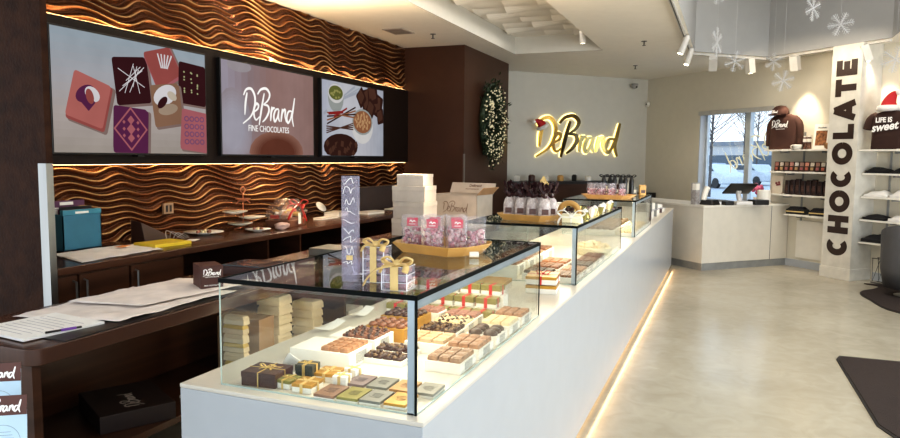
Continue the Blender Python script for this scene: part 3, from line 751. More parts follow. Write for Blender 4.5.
# ribboned gift boxes, stepped at the end of the near case
def ribbon_box(loc, label, group):
    t = thing('ribboned_box', label, 'box', loc, random.uniform(-.06, .06))
    MB().box(-.043, .043, -.030, .030, 0, .030).build('box_body', card_white, t, bevel=.001)
    MB().box(-.044, .044, -.031, .031, .016, .040).build('lid', olive_m, t, bevel=.001)
    g = MB(); g.box(-.007, .007, -.0325, .0325, .040, .0412); g.box(-.007, .007, -.0325, -.0315, 0, .041); g.box(.0435, .0448, -.006, .006, 0, .041)
    g.build('ribbon', red_m, t)
    return remember(t)
rb0 = None
for row in range(3):
    for k in range(5):
        p = (-1.298+.096*k, 2.655+.066*row, CT+.001)
        lb = ('olive ribboned box in the front step by the gift stack', 'olive ribboned box in the middle step by the gift stack', 'olive ribboned box in the top step by the gift stack')[row]
        lb = lb.replace(' by the gift stack', ' at the end of the near case')
        for lev in range(row+1):
            q = (p[0], p[1], p[2]+.0425*lev)
            if lev < row and k < 4: continue
            if row == 2 and lev == 1 and False: continue
        q = (p[0], p[1], p[2]+.043*row)
        if row and k < 5:
            pass
        if rb0 is None: rb0 = ribbon_box(q, lb, 'a'); o = rb0
        else: o = dup(rb0, q, random.uniform(-.06, .06), lb)
        o['group'] = lb+' row'
t = thing('display_step', 'white stepped riser carrying the olive ribboned boxes', 'riser', (-1.345, 2.622, CT-.0)); 
MB().box(.005, .487, .066, .132, 0, .042).build('lower_step', card_white, t); MB().box(.005, .487, .132, .20, 0, .085).build('upper_step', card_white, t)

# gold boxes between the cases
gift_box('gift_box', 'large gold box with red ribbon, upper of the pair between the cases', (-.845, 3.38, CT+.045), (.15, .17, .040), gold_m, red_m, .12, lid=card_white, s=.004)
gift_box('gift_box', 'large gold box with red ribbon, lower of the pair between the cases', (-.845, 3.38, CT), (.15, .17, .040), gold_m, red_m, .12, lid=card_white, s=.004, wrap=False)
gift_box('gift_box', 'gold box standing behind the red-ribboned pair, staff side', (-1.09, 3.3, CT), (.16, .2, .05), gold_m, red_m, .05, lid=card_white, wrap=False)

# case 2
tray_of('tray of cinnamon chocolates, nearest on the upper staff side of the middle case', -1.17, 3.74, .22, .16, .075, milk_choc, 4, 3, 'chocolate_piece', 'cinnamon brown chocolate square, nearest raised tray in the middle case', cz=.014)
tray_of('raised tray of reddish chocolates in the middle case, second from near', -1.17, 3.96, .22, .18, .075, mat('reddish_choc', (.30, .10, .04), .35, scale=80), 4, 3, 'chocolate_piece', 'reddish chocolate square, second raised tray in the middle case', cz=.014)
tray_of('raised tray of caramel chocolates in the middle case, third from near', -1.17, 4.18, .22, .18, .075, tan_choc, 4, 3, 'chocolate_piece', 'caramel chocolate square, third raised tray in the middle case', cz=.014)
tray_of('raised tray of milk chocolates in the middle case, fourth from near', -1.17, 4.42, .22, .2, .075, milk_choc, 4, 3, 'chocolate_piece', 'milk chocolate square, fourth raised tray in the middle case', cz=.014)
tray_of('low tray of dark chocolates against the front pane of the middle case', -.95, 3.72, .16, .16, .04, dark_choc, 3, 3, 'chocolate_piece', 'dark chocolate square, nearest low tray in the middle case', cz=.014)
tray_of('low tray of brown chocolates, second in the middle row of the middle case', -.95, 3.92, .16, .17, .04, milk_choc, 3, 3, 'chocolate_piece', 'brown chocolate square, second low tray in the middle case', cz=.014)
tray_of('low tray of coppery chocolates, third in the middle row of the middle case', -.95, 4.13, .16, .18, .04, mat('copper_choc', (.34, .14, .06), .35, scale=80), 3, 3, 'chocolate_piece', 'coppery chocolate square, third low tray in the middle case', cz=.014)
for k in range(5):
    nm = ('nearest', 'second', 'third', 'fourth', 'farthest')[k]
    tray_of('narrow tray of milk chocolates, %s along the customer glass of the middle case' % nm, -.80, 3.73+.205*k, .12, .185, .03, (milk_choc, tan_choc, dark_choc, milk_choc, milk_choc)[k], 3, 4, 'chocolate_piece', 'small chocolate square, %s tray along the middle case glass' % nm, cz=.012)
t = thing('cake_drum', 'round cream cake box inside the far end of the middle case', 'cake', (-.86, 4.86, CT))
MB().lathe([(.125, 0), (.125, .05), (.12, .052)], seg=28).build('drum', mat('cream_card', (.80, .72, .48), .5), t, smooth=False)
mb = MB(); r = random.Random(3)
for k in range(46):
    a = r.random()*2*PI; q = .105*math.sqrt(r.random()); mb.ball((q*math.cos(a), q*math.sin(a), .055+.03*(1-q/.11)), .018, 6, 4)
mb.build('white_curls', white_choc, t, smooth=True)
# case 3
for k in range(4):
    nm = ('nearest', 'second', 'third', 'farthest')[k]
    tray_of('raised tray of caramel swirls, %s in the farthest case' % nm, -1.06, 6.18+.27*k, .34, .22, .05+.0*k, nut_choc, 6, 3, 'chocolate_swirl', 'caramel swirl chocolate, %s raised tray of the farthest case' % nm, 'dome', cz=.03, tagside=False)
for k in range(4):
    nm = ('nearest', 'second', 'third', 'farthest')[k]
    tray_of('low tray of swirled chocolates, %s along the glass of the farthest case' % nm, -.80, 6.18+.27*k, .13, .22, .03, white_choc, 3, 3, 'chocolate_swirl', 'cream swirl chocolate, %s low tray of the farthest case' % nm, 'dome', cz=.028)
# ------------------------------------------------------------------ things on the case tops
GT = 1.1485
def card_tray(label, cx, cy, w, d, rz, z=GT, m=kraft):
    t = thing('serving_tray', label, 'tray', (cx, cy, z), rz)
    def ring(s, zz): 
        a, b = w/2*s, d/2*s; k = .55
        return [(-a, -b*k, zz), (-a*.78, -b, zz), (a*.78, -b, zz), (a, -b*k, zz), (a, b*k, zz), (a*.78, b, zz), (-a*.78, b, zz), (-a, b*k, zz)]
    R0, R1, R2, R3 = ring(.80, 0), ring(1, .035), ring(.985, .037), ring(.79, .003)
    v = R0+R1+R2+R3; f = [tuple(range(8))[::-1]]
    for a in range(3):
        for i in range(8): f.append((a*8+i, a*8+(i+1) % 8, a*8+8+(i+1) % 8, a*8+8+i))
    f.append(tuple(range(24, 32)))
    MB().add(v, f).build('tray_body', m, t)
    return t
def poly_bag(seed, w=.084, d=.05, h=.132, top=.35):
    r = random.Random(seed); v = []; f = []; n = 16; rows = 10
    for i in range(rows+1):
        q = i/rows; ww = w/2*(1.02-.1*q if q < .75 else .95+.12*(q-.75)*4*.5); dd = d/2*max(.05, (1-q**2.2*.95))
        for k in range(n):
            a = 2*PI*k/n; e = .6
            cx = math.copysign(abs(math.cos(a))**e, math.cos(a)); sy = math.copysign(abs(math.sin(a))**e, math.sin(a))
            j = .0035*noise.noise(Vector((cx*2+seed, sy*2, q*6)))*4
            v.append((ww*cx+j*.6, dd*sy+j, h*q+(.004*math.sin(k*1.9+seed) if i == rows else 0)))
    for i in range(rows):
        for k in range(n):
            a = i*n+k; b = i*n+(k+1) % n; f.append((a, b, b+n, a+n))
    f.append(tuple(range(n))[::-1])
    return MB().add(v, f)
pinkfill = [mat('pink_popcorn', (.55, .22, .26), .6, var=.1, scale=50), mat('pale_popcorn', (.72, .50, .50), .6), mat('maroon_popcorn', (.28, .06, .08), .5)]
def snack_bag(label, loc, rz, seed, red=True, group=None):
    t = thing('snack_bag', label, 'bag', loc, rz, group)
    r = random.Random(seed); g = MB()
    for k in range(70):
        zz = .006+.075*r.random(); g.ball((r.uniform(-.03, .03), r.uniform(-.016, .016)*(1-zz*5), zz), r.uniform(.005, .009), 6, 4, r.choice((0, 0, 1, 1, 2)), lump=.5, seed=k)
    o = g.build('popcorn', pinkfill, t, smooth=True); o['kind'] = 'stuff'
    poly_bag(seed).build('wrapper', clear_bag, t, smooth=True)
    if red:
        MB().box(-.021, .021, -.0175, -.016, .088, .120, 0, Matrix.Rotation(-.09, 4, 'X')).build('label', pink_tag, t)
        g = MB(); g.tube([(-.010, -.019, .105), (-.004, -.019, .111), (.0, -.019, .103), (.006, -.019, .109), (.012, -.019, .105)], .0018, 4, smooth=3, M=Matrix.Rotation(-.09, 4, 'X'))
        g.box(-.012, .012, -.0192, -.018, .095, .097, 0, Matrix.Rotation(-.09, 4, 'X')); g.build('print', white_ink, t)
    return t
card_tray('gold card tray of pink snack bags on the nearest glass case', -.985, 2.39, .34, .27, -.28, GT)
t = thing('tray_tag', 'small white rolled tag at the corner of the near gold tray', 'tag', (-.822, 2.285, GT+.0005), .5)
MB().tube([(-.016, 0, .011), (.016, 0, .011)], .010, 8).build('roll', card_white, t)
for i, (x, y, rz, lb) in enumerate(((-1.145, 2.37, -.5, 'pink snack bag with a red label, leftmost in the near gold tray'), (-1.075, 2.42, -.35, 'pink snack bag second from left, slumped behind its neighbours'), (-1.05, 2.335, -.3, 'pink snack bag with large red label, front middle of the near gold tray'),
                                    (-1.0, 2.45, -.2, 'pink snack bag with red label, back middle of the near gold tray'), (-.965, 2.37, -.2, 'pink snack bag with red label, right of middle in the near gold tray'), (-.905, 2.40, -.1, 'pink snack bag without label, rightmost in the near gold tray'))):
    snack_bag(lb, (x+.045, y, GT+.004), rz+.7, 11+i, red=(i != 5))

# acrylic boxes of bars tied with gold ribbon
def acrylic_box(label, loc, rz, w, h, seed):
    t = thing('acrylic_box', label, 'box', loc, rz)
    b = MB(); n = int(h/.018)
    for k in range(n): b.box(-w*.4, w*.4, -w*.4, w*.4, .004+k*h*.93/n, .004+k*h*.93/n+h*.7/n, k % 2)
    b.build('wrapped_bars', [mat('rose_brown_wrapper', (.30, .13, .12), .4), mat('mauve_wrapper', (.42, .30, .34), .4)], t, bevel=.001)
    MB().box(-w/2, w/2, -w/2, w/2, 0, h).build('box_shell', acryl, t)
    e = MB(); q = .0012
    for k in (0, h*.33, h*.66, h):
        e.box(-w/2, w/2, -w/2-q, -w/2, k-q/2, k+q/2); e.box(w/2, w/2+q, -w/2, w/2, k-q/2, k+q/2)
    for sx in (-1, 1): e.box(sx*w/2-q, sx*w/2+q, -w/2-q, -w/2+q, 0, h)
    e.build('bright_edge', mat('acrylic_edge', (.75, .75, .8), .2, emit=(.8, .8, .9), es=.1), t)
    g = MB(); r = w*.16
    g.box(-r, r, -w/2-.002, -w/2-.001, 0, h+.001); g.box(-r, r, -w/2-.002, w/2+.002, h, h+.0015); g.box(-r, r, w/2+.001, w/2+.002, 0, h)
    g.build('ribbon', goldribbon, t)
    bow(t, (0, -.01, h+.002), w*.60, goldribbon, seed=seed, fat=1.8)
    return t
acrylic_box('clear box of wrapped bars with gold bow, at the near case front corner', (-.812, 1.66, GT), .12, .070, .062, 1)
acrylic_box('taller clear box of wrapped bars with gold bow, left of the corner one', (-.918, 1.74, GT), .1, .062, .100, 2)
g = MB(); g.tube([(-.815, 1.622, GT+.066), (-.85, 1.60, GT+.056), (-.88, 1.605, GT+.028), (-.895, 1.62, GT+.012)], .009, 8, smooth=5, flat=.25)
tag(g.build('ribbon_tail', goldribbon, smooth=True), 'long loose gold ribbon end hanging between the two clear boxes', 'ribbon')
t = thing('gift_tower', 'tall narrow lavender acrylic gift tower with white script on the near case', 'gift box', (-.982, 1.70, GT), .2)
MB().box(-.023, .023, -.012, .012, 0, .298).build('tower_shell', lav_acryl, t, bevel=.001)
g = MB(); r = random.Random(4)
for k in range(9):
    z0 = .285-k*.028; M = Matrix.Translation((0, -.0125, z0))
    q = [(-.015+.006*j+r.uniform(-.004, .004), r.uniform(-.012, .012)) for j in range(6)]; g.ribbon(q, .0013, .0006, 0, M, taper=True, off=.0001*k)
g.build('white_script', white_ink, t)
MB().box(-.008, .010, -.0136, -.0126, .062, .075).build('gold_seal', goldribbon, t)
t = thing('acrylic_card_holder', 'low clear angled acrylic card holder behind the gift tower', 'card holder', (-1.0, 1.80, GT), .15)
MB().box(-.032, .032, -.001, .001, 0, .052, 0, Matrix.Rotation(-.3, 4, 'X')).build('back_plate', lav_acryl, t)
g = MB(); g.tube([(-.032, 0, .026), (-.02, -.014, .008), (0.02, -.014, .008), (.032, 0, .026)], .0012, 5); g.tube([(-.032, 0, .0), (.032, 0, 0.0)], .0012, 5, M=Matrix.Translation((0, 0, .0015))); g.build('front_lip', MATS['acrylic_edge'], t)

# case 2 top: brown topped bags
card_tray('gold card tray of brown-topped bags on the middle glass case', -1.05, 3.86, .36, .26, -.25, GT)
printed = [mat('printed_bag', (.72, .66, .62), .4, scale=70, col2=(.36, .27, .26)), mat('brown_cellophane', (.045, .018, .02), .25)]
def coffee_bag(label, loc, rz, seed, group=None):
    t = thing('coffee_bag', label, 'bag', loc, rz, group); t.scale = (1.05, 1.05, 1.2)
    MB().lathe([(.026, 0), (.033, .01), (.033, .07), (.026, .095), (.012, .108), (.010, .112)], seg=14, sy=.7).build('bag_body', printed[0], t, smooth=True)
    g = MB(); r = random.Random(seed)
    for k in range(9):
        a = 2*PI*k/9+r.random()*.5; q = r.uniform(.032, .046); z = r.uniform(.13, .185)
        p = [(0, 0, .108), (math.cos(a-.28)*q*.8, math.sin(a-.28)*q*.8, z), (math.cos(a)*q*1.1, math.sin(a)*q*1.1, z-.012), (math.cos(a+.28)*q*.8, math.sin(a+.28)*q*.8, z+.004)]
        g.add(p, [(0, 1, 2), (0, 2, 3)]); g.add([(x, y, zz-.002) for x, y, zz in p], [(0, 2, 1), (0, 3, 2)])
    g.ball((0, 0, .128), .022, 8, 6, lump=.5); g.build('gathered_top', printed[1], t)
    MB().box(-.018, .018, -.0262, -.0245, .03, .055).build('label', skin_pack, t)
    return t
for i in range(8):
    row = i//4; k = i % 4
    lb = '%s bag with dark brown top, %s from left, %s row of middle tray' % ('cream' if row == 0 else 'pale', ('first', 'second', 'third', 'last')[k], 'front' if row == 0 else 'back')
    x = -1.165+.074*k+.02*row; y = 3.86-.02*k+.075*row-.03
    coffee_bag(lb, (x, y, GT+.004), .1+.1*k, 20+i)

# little tiered stand, creamy bow box, arched basket, leaf-like wraps
t = thing('gift_stack', 'stack of gold and white gift boxes with a peaked gold top behind the brown bags', 'gift boxes', (-1.05, 4.16, GT), .2)
b = MB(); b.box(-.05, .05, -.05, .05, 0, .05, 0); b.box(-.04, .04, -.04, .04, .05, .10, 1); b.box(-.03, .03, -.03, .03, .10, .15, 2); b.box(-.024, .024, -.024, .024, .15, .19, 0)
b.build('boxes', [choc_brown, card_white, MATS['mauve_wrapper']], t, bevel=.002)
MB().prism([(-.035, -.025), (.035, -.025), (.035, .025), (-.035, .025)], .19, .245, top=.05).build('peaked_top', goldribbon, t)
bow(t, (0, -.052, .06), .07, goldribbon)
t = gift_box('bow_box', 'cream gift box with a big white bow at the front corner of the middle case', (-.80, 3.82, GT), (.10, .09, .045), mat('cream_box', (.80, .74, .52), .45), card_white, .15)
bow(t, (0, -.046, .03), .075, card_white, name='big_bow')
t = thing('gold_arch_box', 'gold arch-fronted gift box with dark chocolates, behind the cream bow box', 'gift box', (-.90, 4.22, GT), .1)
g = MB(); pts = [(.055*math.cos(PI*k/12), 0, .03+.05*math.sin(PI*k/12)) for k in range(13)]
g.tube([(.055, 0, 0)]+pts+[(-.055, 0, 0)], .012, 6, flat=1.6); g.build('arch', kraft, t, smooth=True)
b = MB(); 
for k in range(7): b.ball((-.03+.01*k, 0, .014+.014*(k % 3)), .015, 8, 5)
b.build('truffles', dark_choc, t, smooth=True)
for i in range(7):
    lb = 'cream and olive cone-wrapped sweet, %s along the right edge of the middle case top' % ('nearest', 'second', 'third', 'fourth', 'fifth', 'sixth', 'farthest')[i]
    t = thing('wrapped_cone', lb, 'sweet', (-.765+.01*(i % 2), 4.02+.16*i, GT), i*.7)
    MB().lathe([(.008, 0), (.018, .03), (.022, .045)], seg=6).build('cone', (olive_m, card_white, mat('cream_wrap', (.75, .66, .40), .5))[i % 3], t)
    MB().lathe([(.022, .043), (.013, .056), (.002, .064)], seg=6).build('fold', card_white, t)
for i in range(6):
    x, y = -1.25+.09*(i % 3), 4.5+.22*(i//3)
    lb = '%s gift packet lying at the rear of the middle case top, %s' % (('dark red', 'grey', 'white')[i % 3], ('nearer one', 'farther one')[i//3])
    t = thing('gift_packet', lb, 'packet', (x, y, GT), .3*i)
    MB().prism(rounded(-.04, .04, -.03, .03, .01, 3), 0, .05, top=.8).build('pouch', (mat('dark_red_pack', (.16, .03, .03), .4), silver_m, card_white)[i % 3], t, bevel=.003)
    MB().box(-.018, .018, -.031, -.029, .012, .034).build('label', card_white if i % 3 != 2 else choc_brown, t)
# case 3 top
card_tray('long wooden-coloured tray of pink bags on the farthest glass case', -.99, 6.30, .46, .30, -.15, GT, m=mat('orange_kraft', (.60, .33, .12), .45))
for i in range(8):
    row = i//4; k = i % 4
    snack_bag('small pink snack bag, %s from left in the %s row of the far tray' % (('first', 'second', 'third', 'last')[k], ('front', 'back')[row]), (-1.14+.09*k, 6.27-.012*k+.10*row, GT+.004), .3+.3*k, 50+i, red=False)
for i in range(6):
    lb = 'black bottle with a bow, %s of the six behind the far pink bags' % ('first from left', 'second', 'third', 'fourth', 'fifth', 'last')[i]
    t = thing('black_bottle', lb, 'bottle', (-1.09+.050*i, 6.62+.055*(i % 2), GT), 0)
    MB().lathe([(.020, 0), (.022, .01), (.022, .15), (.016, .17), (.014, .185)], seg=12).build('bottle_body', black_m, t, smooth=True)
    g = bow(t, (0, 0, .185), .04, cloth_black, tails=False, fat=1.8)
for i in range(5):
    lb = '%s carton standing at the far end of the last case top' % ('cream', 'dark brown', 'white', 'grey', 'gold')[i]
    t = thing('small_carton', lb, 'box', (-1.12+.085*i, 7.05+.03*(i % 2), GT), .1*i)
    MB().box(-.03, .03, -.02, .02, 0, .08+.02*(i % 3)).build('carton', (mat('cream_box', (1, 1, 1)), choc_brown, card_white, silver_m, kraft)[i], t, bevel=.001)
    MB().box(-.02, .02, -.0212, -.02, .02, .05).build('label', (choc_brown, card_white, choc_brown, card_white, choc_brown)[i], t)
# far end of the counter: small acrylic stands with boxes
for i in range(7):
    ordn = ('nearest', 'second', 'third', 'fourth', 'fifth', 'sixth', 'farthest')[i]
    t = thing('acrylic_stand', 'clear acrylic stand with white boxes on the far counter end, %s' % ordn, 'display stand', (-.84, 7.55+.30*i, CT), .05*i)
    h = .22-.022*i
    MB().box(-.07, .07, -.09, .09, 0, h*.5).build('box', (card_white, choc_brown, card_white, silver_m, card_white, choc_brown, card_white)[i], t, bevel=.002)
    MB().prism([(-.08, -.1), (.08, -.1), (.08, .1), (-.08, .1)], h*.5, h*.5+.006).build('shelf_plate', acryl, t)
    MB().box(-.05, .05, -.06, .06, h*.5+.006, h).build('upper_box', (silver_m, card_white, silver_m, card_white, silver_m, card_white, card_white)[i], t, bevel=.002)

# ------------------------------------------------------------------ things on and in the staff table
TT = .80
def paper_sheet(name, pts, z, m, label, wrinkle=.004, seed=0, cat='paper'):
    # irregular sheet, gridded by interpolating a quad
    a, b, c, d = [Vector((*p, 0)) for p in pts]; n = 22; v = []; f = []
    cx = sum(p[0] for p in pts)/4; cy = sum(p[1] for p in pts)/4
    for i in range(n+1):
        for j in range(n+1):
            u, w = i/n, j/n; p = (a*(1-u)+b*u)*(1-w)+(d*(1-u)+c*u)*w
            e = .02*math.sin(3*w+seed)*(abs(u-.5)*2)**3
            p.x += e; zz = wrinkle*(.6+noise.noise(Vector((u*5+seed, w*5, 0)))+.5*noise.noise(Vector((u*13, w*13, seed))))
            v.append((p.x-cx, p.y-cy, max(.0008, zz)))
    for i in range(n):
        for j in range(n): k = i*(n+1)+j; f.append((k, k+n+1, k+n+2, k+1))
    o = MB().add(v, f).build(name, m, loc=(cx, cy, z), smooth=True)
    s = o.modifiers.new('s', 'SOLIDIFY'); s.thickness = .0006; s.offset = 1
    return tag(o, label, cat)
tissue = mat('tissue_paper', (.78, .70, .66), .6, var=.08, scale=9, bump=.15, bscale=25)
paper_sheet('tissue_paper', [(-2.82, 2.00), (-2.34, 2.12), (-2.30, 2.86), (-2.86, 2.72)], TT+.0045, tissue, 'large crumpled sheet of tissue paper on the near staff table', .009, 2)
paper_sheet('parchment_sheet', [(-2.80, 2.28), (-2.42, 2.35), (-2.37, 3.1), (-2.83, 2.98)], TT+.016, tissue, 'second wrinkled sheet overlapping the tissue paper at the far side', .006, 5)
MB_ = MB().box(-.03, .30, -.5, .42, 0, .004)
tag(MB_.build('black_folio', black_m, loc=(-2.585, 2.32, TT-.0), rz=.02), 'thin black folder under the papers along the table edge', 'folder')
t = thing('order_pad', 'white pad of printed forms on the near corner of the staff table', 'pad', (-2.55, 1.94, TT+.004), -.12)
MB().box(-.16, .17, -.17, .16, 0, .010).build('pad_block', paper_m, t, bevel=.001)
g = MB()
for k in range(9): g.box(-.12, .09+.02*(k % 3), -.13+.028*k, -.127+.028*k, .010, .0104)
g.build('printed_lines', mat('faint_ink', (.35, .33, .4), .6), t)
t = thing('pen', 'black pen with purple grip lying on the order pad', 'pen', (-2.375, 1.90, TT+.0195), 1.22)
MB().tube([(-.065, 0, 0), (.065, 0, 0)], .0045, 8).build('barrel', black_m, t)
MB().tube([(-.01, 0, 0), (.045, 0, 0)], .0055, 8).build('grip', mat('purple', (.22, .07, .42), .4), t)
def logo_box(name, label, loc, rz, d, m, face='front', lw=.8, cat='box', extra=None):
    t = thing(name, label, cat, loc, rz); w, dp, h = d
    MB().box(-w/2, w/2, -dp/2, dp/2, 0, h).build('carton', m, t, bevel=.002)
    return t
t = logo_box('logo_carton', 'brown carton with the white script logo on the staff table', (-2.508, 2.862, TT), -.61, (.16, .115, .135), mat('brown_carton', (.07, .022, .015), .5))
MR = Matrix.Translation((.0805, 0, 0)) @ Matrix.Rotation(PI/2, 4, 'Z')
g = MB(); wordmark(g, .092, .04, .0005, MR @ Matrix.Translation((.0, 0, .100)), 0); g.build('logo_print', white_ink, t)
g = MB(); vs, fs = textmesh('FINE CHOCOLATES', .008); g.add(vs, fs, 0, MR @ Matrix.Translation((.0, -.001, .078)))
vs, fs = textmesh('FINE CHOCOLATES', .009); g.add(vs, fs, 0, MR @ Matrix.Translation((.0, -.001, .034))); g.build('small_print', white_ink, t)
g = MB(); vs, fs = textmesh('fine chocolates', .010); g.add(vs, fs, 0, Matrix.Translation((0, -.0582, .018))); g.build('side_print', white_ink, t)
t = thing('tablet', 'dark tablet lying on a brown box beside the logo carton', 'tablet', (-2.62, 3.40, TT), .05)
MB().box(-.17, .17, -.13, .13, 0, .05).build('box_base', choc_brown, t, bevel=.003)
MB().box(-.15, .15, -.12, .12, .05, .058).build('screen', mat('tablet_glass', (.05, .07, .09), .05), t, bevel=.002)
t = thing('white_dish', 'small white oval dish on the staff table past the tablet', 'dish', (-2.52, 3.78, TT))
MB().lathe([(.03, 0), (.06, .012), (.062, .014), (.028, .004)], seg=20, sx=1.3).build('bowl', card_white, t, smooth=True)
for i, (x, y, d, m, lb) in enumerate(((-2.6, 4.3, (.3, .26, .05), silver_m, 'flat grey box on the staff table behind the near case'), (-2.62, 4.8, (.3, .3, .04), choc_brown, 'flat brown box on the staff table, farther along'))):
    logo_box('flat_box', lb, (x, y, TT), .1*i, d, m)
# stack of white boxes behind the pink bags
z = TT; k = 0
for w, h, lb in ((.30, .155, 'bottom box of the white carton stack on the staff table'), (.30, .15, 'second box up in the white carton stack'), (.31, .14, 'third box up in the white carton stack'), (.245, .105, 'small top box of the white carton stack')):
    t = thing('white_carton', lb, 'box', (-2.63+.008*(k % 2), 5.70, z), .06*(k-1))
    MB().box(-w/2, w/2, -.15, .15, 0, h-.002).build('carton', mat('beige_white_card', (.58, .53, .47), .6), t, bevel=.002)
    MB().box(-w/2-.002, w/2+.002, -.152, .152, h*.72, h-.001).build('lid', mat('offwhite_lid', (.62, .57, .50), .5), t, bevel=.002)
    z += h; k += 1
t = thing('shipping_carton', 'large open white shipping carton with printed flap, behind the tray of pink bags', 'box', (-2.52, 6.66, TT), -.15)
cw = mat('carton_white', (.48, .43, .38), .6); cb = mat('cardboard', (.42, .26, .14), .7)
b = MB(); W_, D_, H_ = .50, .34, .33
b.box(-W_/2, W_/2, -D_/2, -D_/2+.005, 0, H_); b.box(-W_/2, W_/2, D_/2-.005, D_/2, 0, H_); b.box(-W_/2, -W_/2+.005, -D_/2, D_/2, 0, H_); b.box(W_/2-.005, W_/2, -D_/2, D_/2, 0, H_); b.box(-W_/2, W_/2, -D_/2, D_/2, 0, .005)
b.build('carton', cw, t)
MB().box(-W_/2-.01, W_/2+.01, -.004, .004, 0, .12, 0, Matrix.Translation((0, D_/2, H_)) @ Matrix.Rotation(-.5, 4, 'X')).build('rear_flap', cw, t)
MB().box(-.11, .0, -D_/2, D_/2, -.003, .003, 0, Matrix.Translation((-W_/2, 0, H_)) @ Matrix.Rotation(-.25, 4, 'Y')).build('side_flap', cb, t)
MB().box(.0, .10, -D_/2, D_/2, -.003, .003, 0, Matrix.Translation((W_/2, 0, H_)) @ Matrix.Rotation(-.8, 4, 'Y')).build('side_flap', cb, t)
g = MB(); M = Matrix.Translation((0, D_/2, H_)) @ Matrix.Rotation(-.5, 4, 'X')
vs, fs = textmesh('DeBrand', .04, .0008); g.add(vs, fs, 0, M @ Matrix.Translation((.03, -.006, .085)))
vs, fs = textmesh('FINE CHOCOLATES', .018); g.add(vs, fs, 0, M @ Matrix.Translation((.0, -.006, .045)))
g.build('print', mat('grey_brown_ink', (.16, .10, .08), .6), t); g = MB()
wordmark(g, .30, .02, .0006, Matrix.Translation((0, -D_/2-.001, .20))); g.build('logo_print', mat('grey_brown_ink', (.16, .10, .08), .6), t)
# on the shelf under the tabletop
SH = .30
t = thing('tote_box', 'dark chocolate-brown logo box lying on the shelf under the staff table', 'box', (-2.55, 2.35, SH), -.5)
MB().box(-.20, .20, -.16, .16, 0, .08).build('carton', mat('very_dark_brown', (.022, .012, .010), .5), t, bevel=.004)
g = MB(); wordmark(g, .20, .035, .0005, Matrix.Translation((.05, .0, .0805)) @ Matrix.Rotation(-PI/2, 4, 'X') @ Matrix.Rotation(PI, 4, 'Y') @ Matrix.Scale(1, 4)); g.build('logo_print', mat('faded_print', (.36, .30, .26), .6), t)
t = thing('white_tray_stack', 'thin white lids stacked at the front of the under-table shelf', 'lids', (-2.40, 2.78, SH), .1)
MB().box(-.10, .10, -.16, .16, 0, .012).box(-.09, .10, -.15, .15, .016, .024).build('lids', card_white, t)
wedge = [mat('cream_packet', (.86, .70, .46), .5), mat('yellow_packet', (.80, .55, .14), .45)]
def packet_stack(n, x, y, w, d, h, names, mi0):
    for i in range(n):
        t = thing('folded_packet', names % ('bottom', 'second', 'third', 'fourth', 'fifth', 'sixth', 'top')[i if i < n-1 else 6], 'packet', (x+random.uniform(-.004, .004), y, SH+h*i), random.uniform(-.04, .04))
        MB().prism([(-w/2, -d/2), (w/2, -d/2), (w/2, d/2), (-w/2, d/2)], 0, h*.55, top=.97).build('lower_half', wedge[0], t, bevel=.004)
        MB().prism([(-w/2, -d/2), (w/2, -d/2), (w/2, d/2), (-w/2, d/2)], h*.55, h-.002, top=.86).build('upper_half', wedge[mi0 if i % 2 else 0], t, bevel=.004)
packet_stack(7, -2.42, 2.97, .14, .05, .050, 'yellow and cream packet, %s in the nearest under-shelf stack', 1)
packet_stack(7, -2.44, 3.34, .16, .13, .056, 'cream packet, %s in the middle under-shelf stack', 0)
packet_stack(6, -2.40, 3.62, .16, .12, .052, 'cream packet, %s in the farther under-shelf stack', 0)
t = thing('cardboard_box', 'brown cardboard box between the packet stacks under the table', 'box', (-2.50, 3.15, SH), .03)
MB().box(-.14, .14, -.07, .07, 0, .30).build('carton', cb, t, bevel=.002); MB().box(-.04, .04, -.072, -.07, .1, .3).build('tape', mat('tape', (.55, .36, .2), .3), t)
t = thing('cream_carton', 'low flat cream carton far along the under-table shelf', 'box', (-2.46, 4.12, SH), .0)
MB().box(-.12, .12, -.10, .10, 0, .16).build('carton', wedge[0], t, bevel=.003); MB().box(-.122, .122, -.102, .102, .12, .162).build('lid', card_white, t, bevel=.002)

# ------------------------------------------------------------------ things on the back worktop
WT = .88
t = thing('file_box', 'teal file box full of hanging folders on the back worktop', 'file box', (-3.925, 3.30, WT), 0)
teal = mat('teal_card', (.035, .17, .26), .5)
b = MB(); b.box(-.13, .012, -.145, .145, 0, .006); b.box(.006, .012, -.145, .145, 0, .235); b.box(-.13, -.124, -.145, .145, 0, .235); b.box(-.13, .012, -.145, -.139, 0, .235); b.box(-.13, .012, .139, .145, 0, .235)
b.build('box_body', teal, t)
MB().box(-.01, .016, -.147, .147, .228, .262).build('front_lid_edge', mat('teal_light', (.05, .24, .33), .4), t, bevel=.004)
MB().box(.0161, .0175, -.055, .045, .236, .25).build('label', card_white, t)
b = MB(); r = random.Random(1)
for k in range(9): b.box(-.115+.012*k, -.108+.012*k, -.13+r.uniform(0, .02), .13-r.uniform(0, .02), .02, .25+r.uniform(.0, .03), k % 3)
b.build('folders', [paper_m, mat('plum_folder', (.10, .03, .08), .5), cloth_black], t)
MB().box(-.135, -.128, -.14, .14, .0, .315).build('rear_lid', MATS['plum_folder'], t, bevel=.003)
MB().box(-.128, -.126, -.05, .05, .285, .305).build('rear_label', card_white, t)
paper_sheet('loose_papers', [(-3.86, 3.02), (-3.40, 2.85), (-3.42, 3.5), (-3.80, 3.62)], WT+.001, paper_m, 'spread of loose white papers in front of the teal file box', .006, 3)
t = thing('orange_slip', 'small orange slip on the loose papers', 'paper', (-3.70, 3.42, WT+.016), .3)
MB().box(-.03, .03, -.05, .05, 0, .001).build('slip', mat('orange_slip', (.75, .30, .10), .5), t)
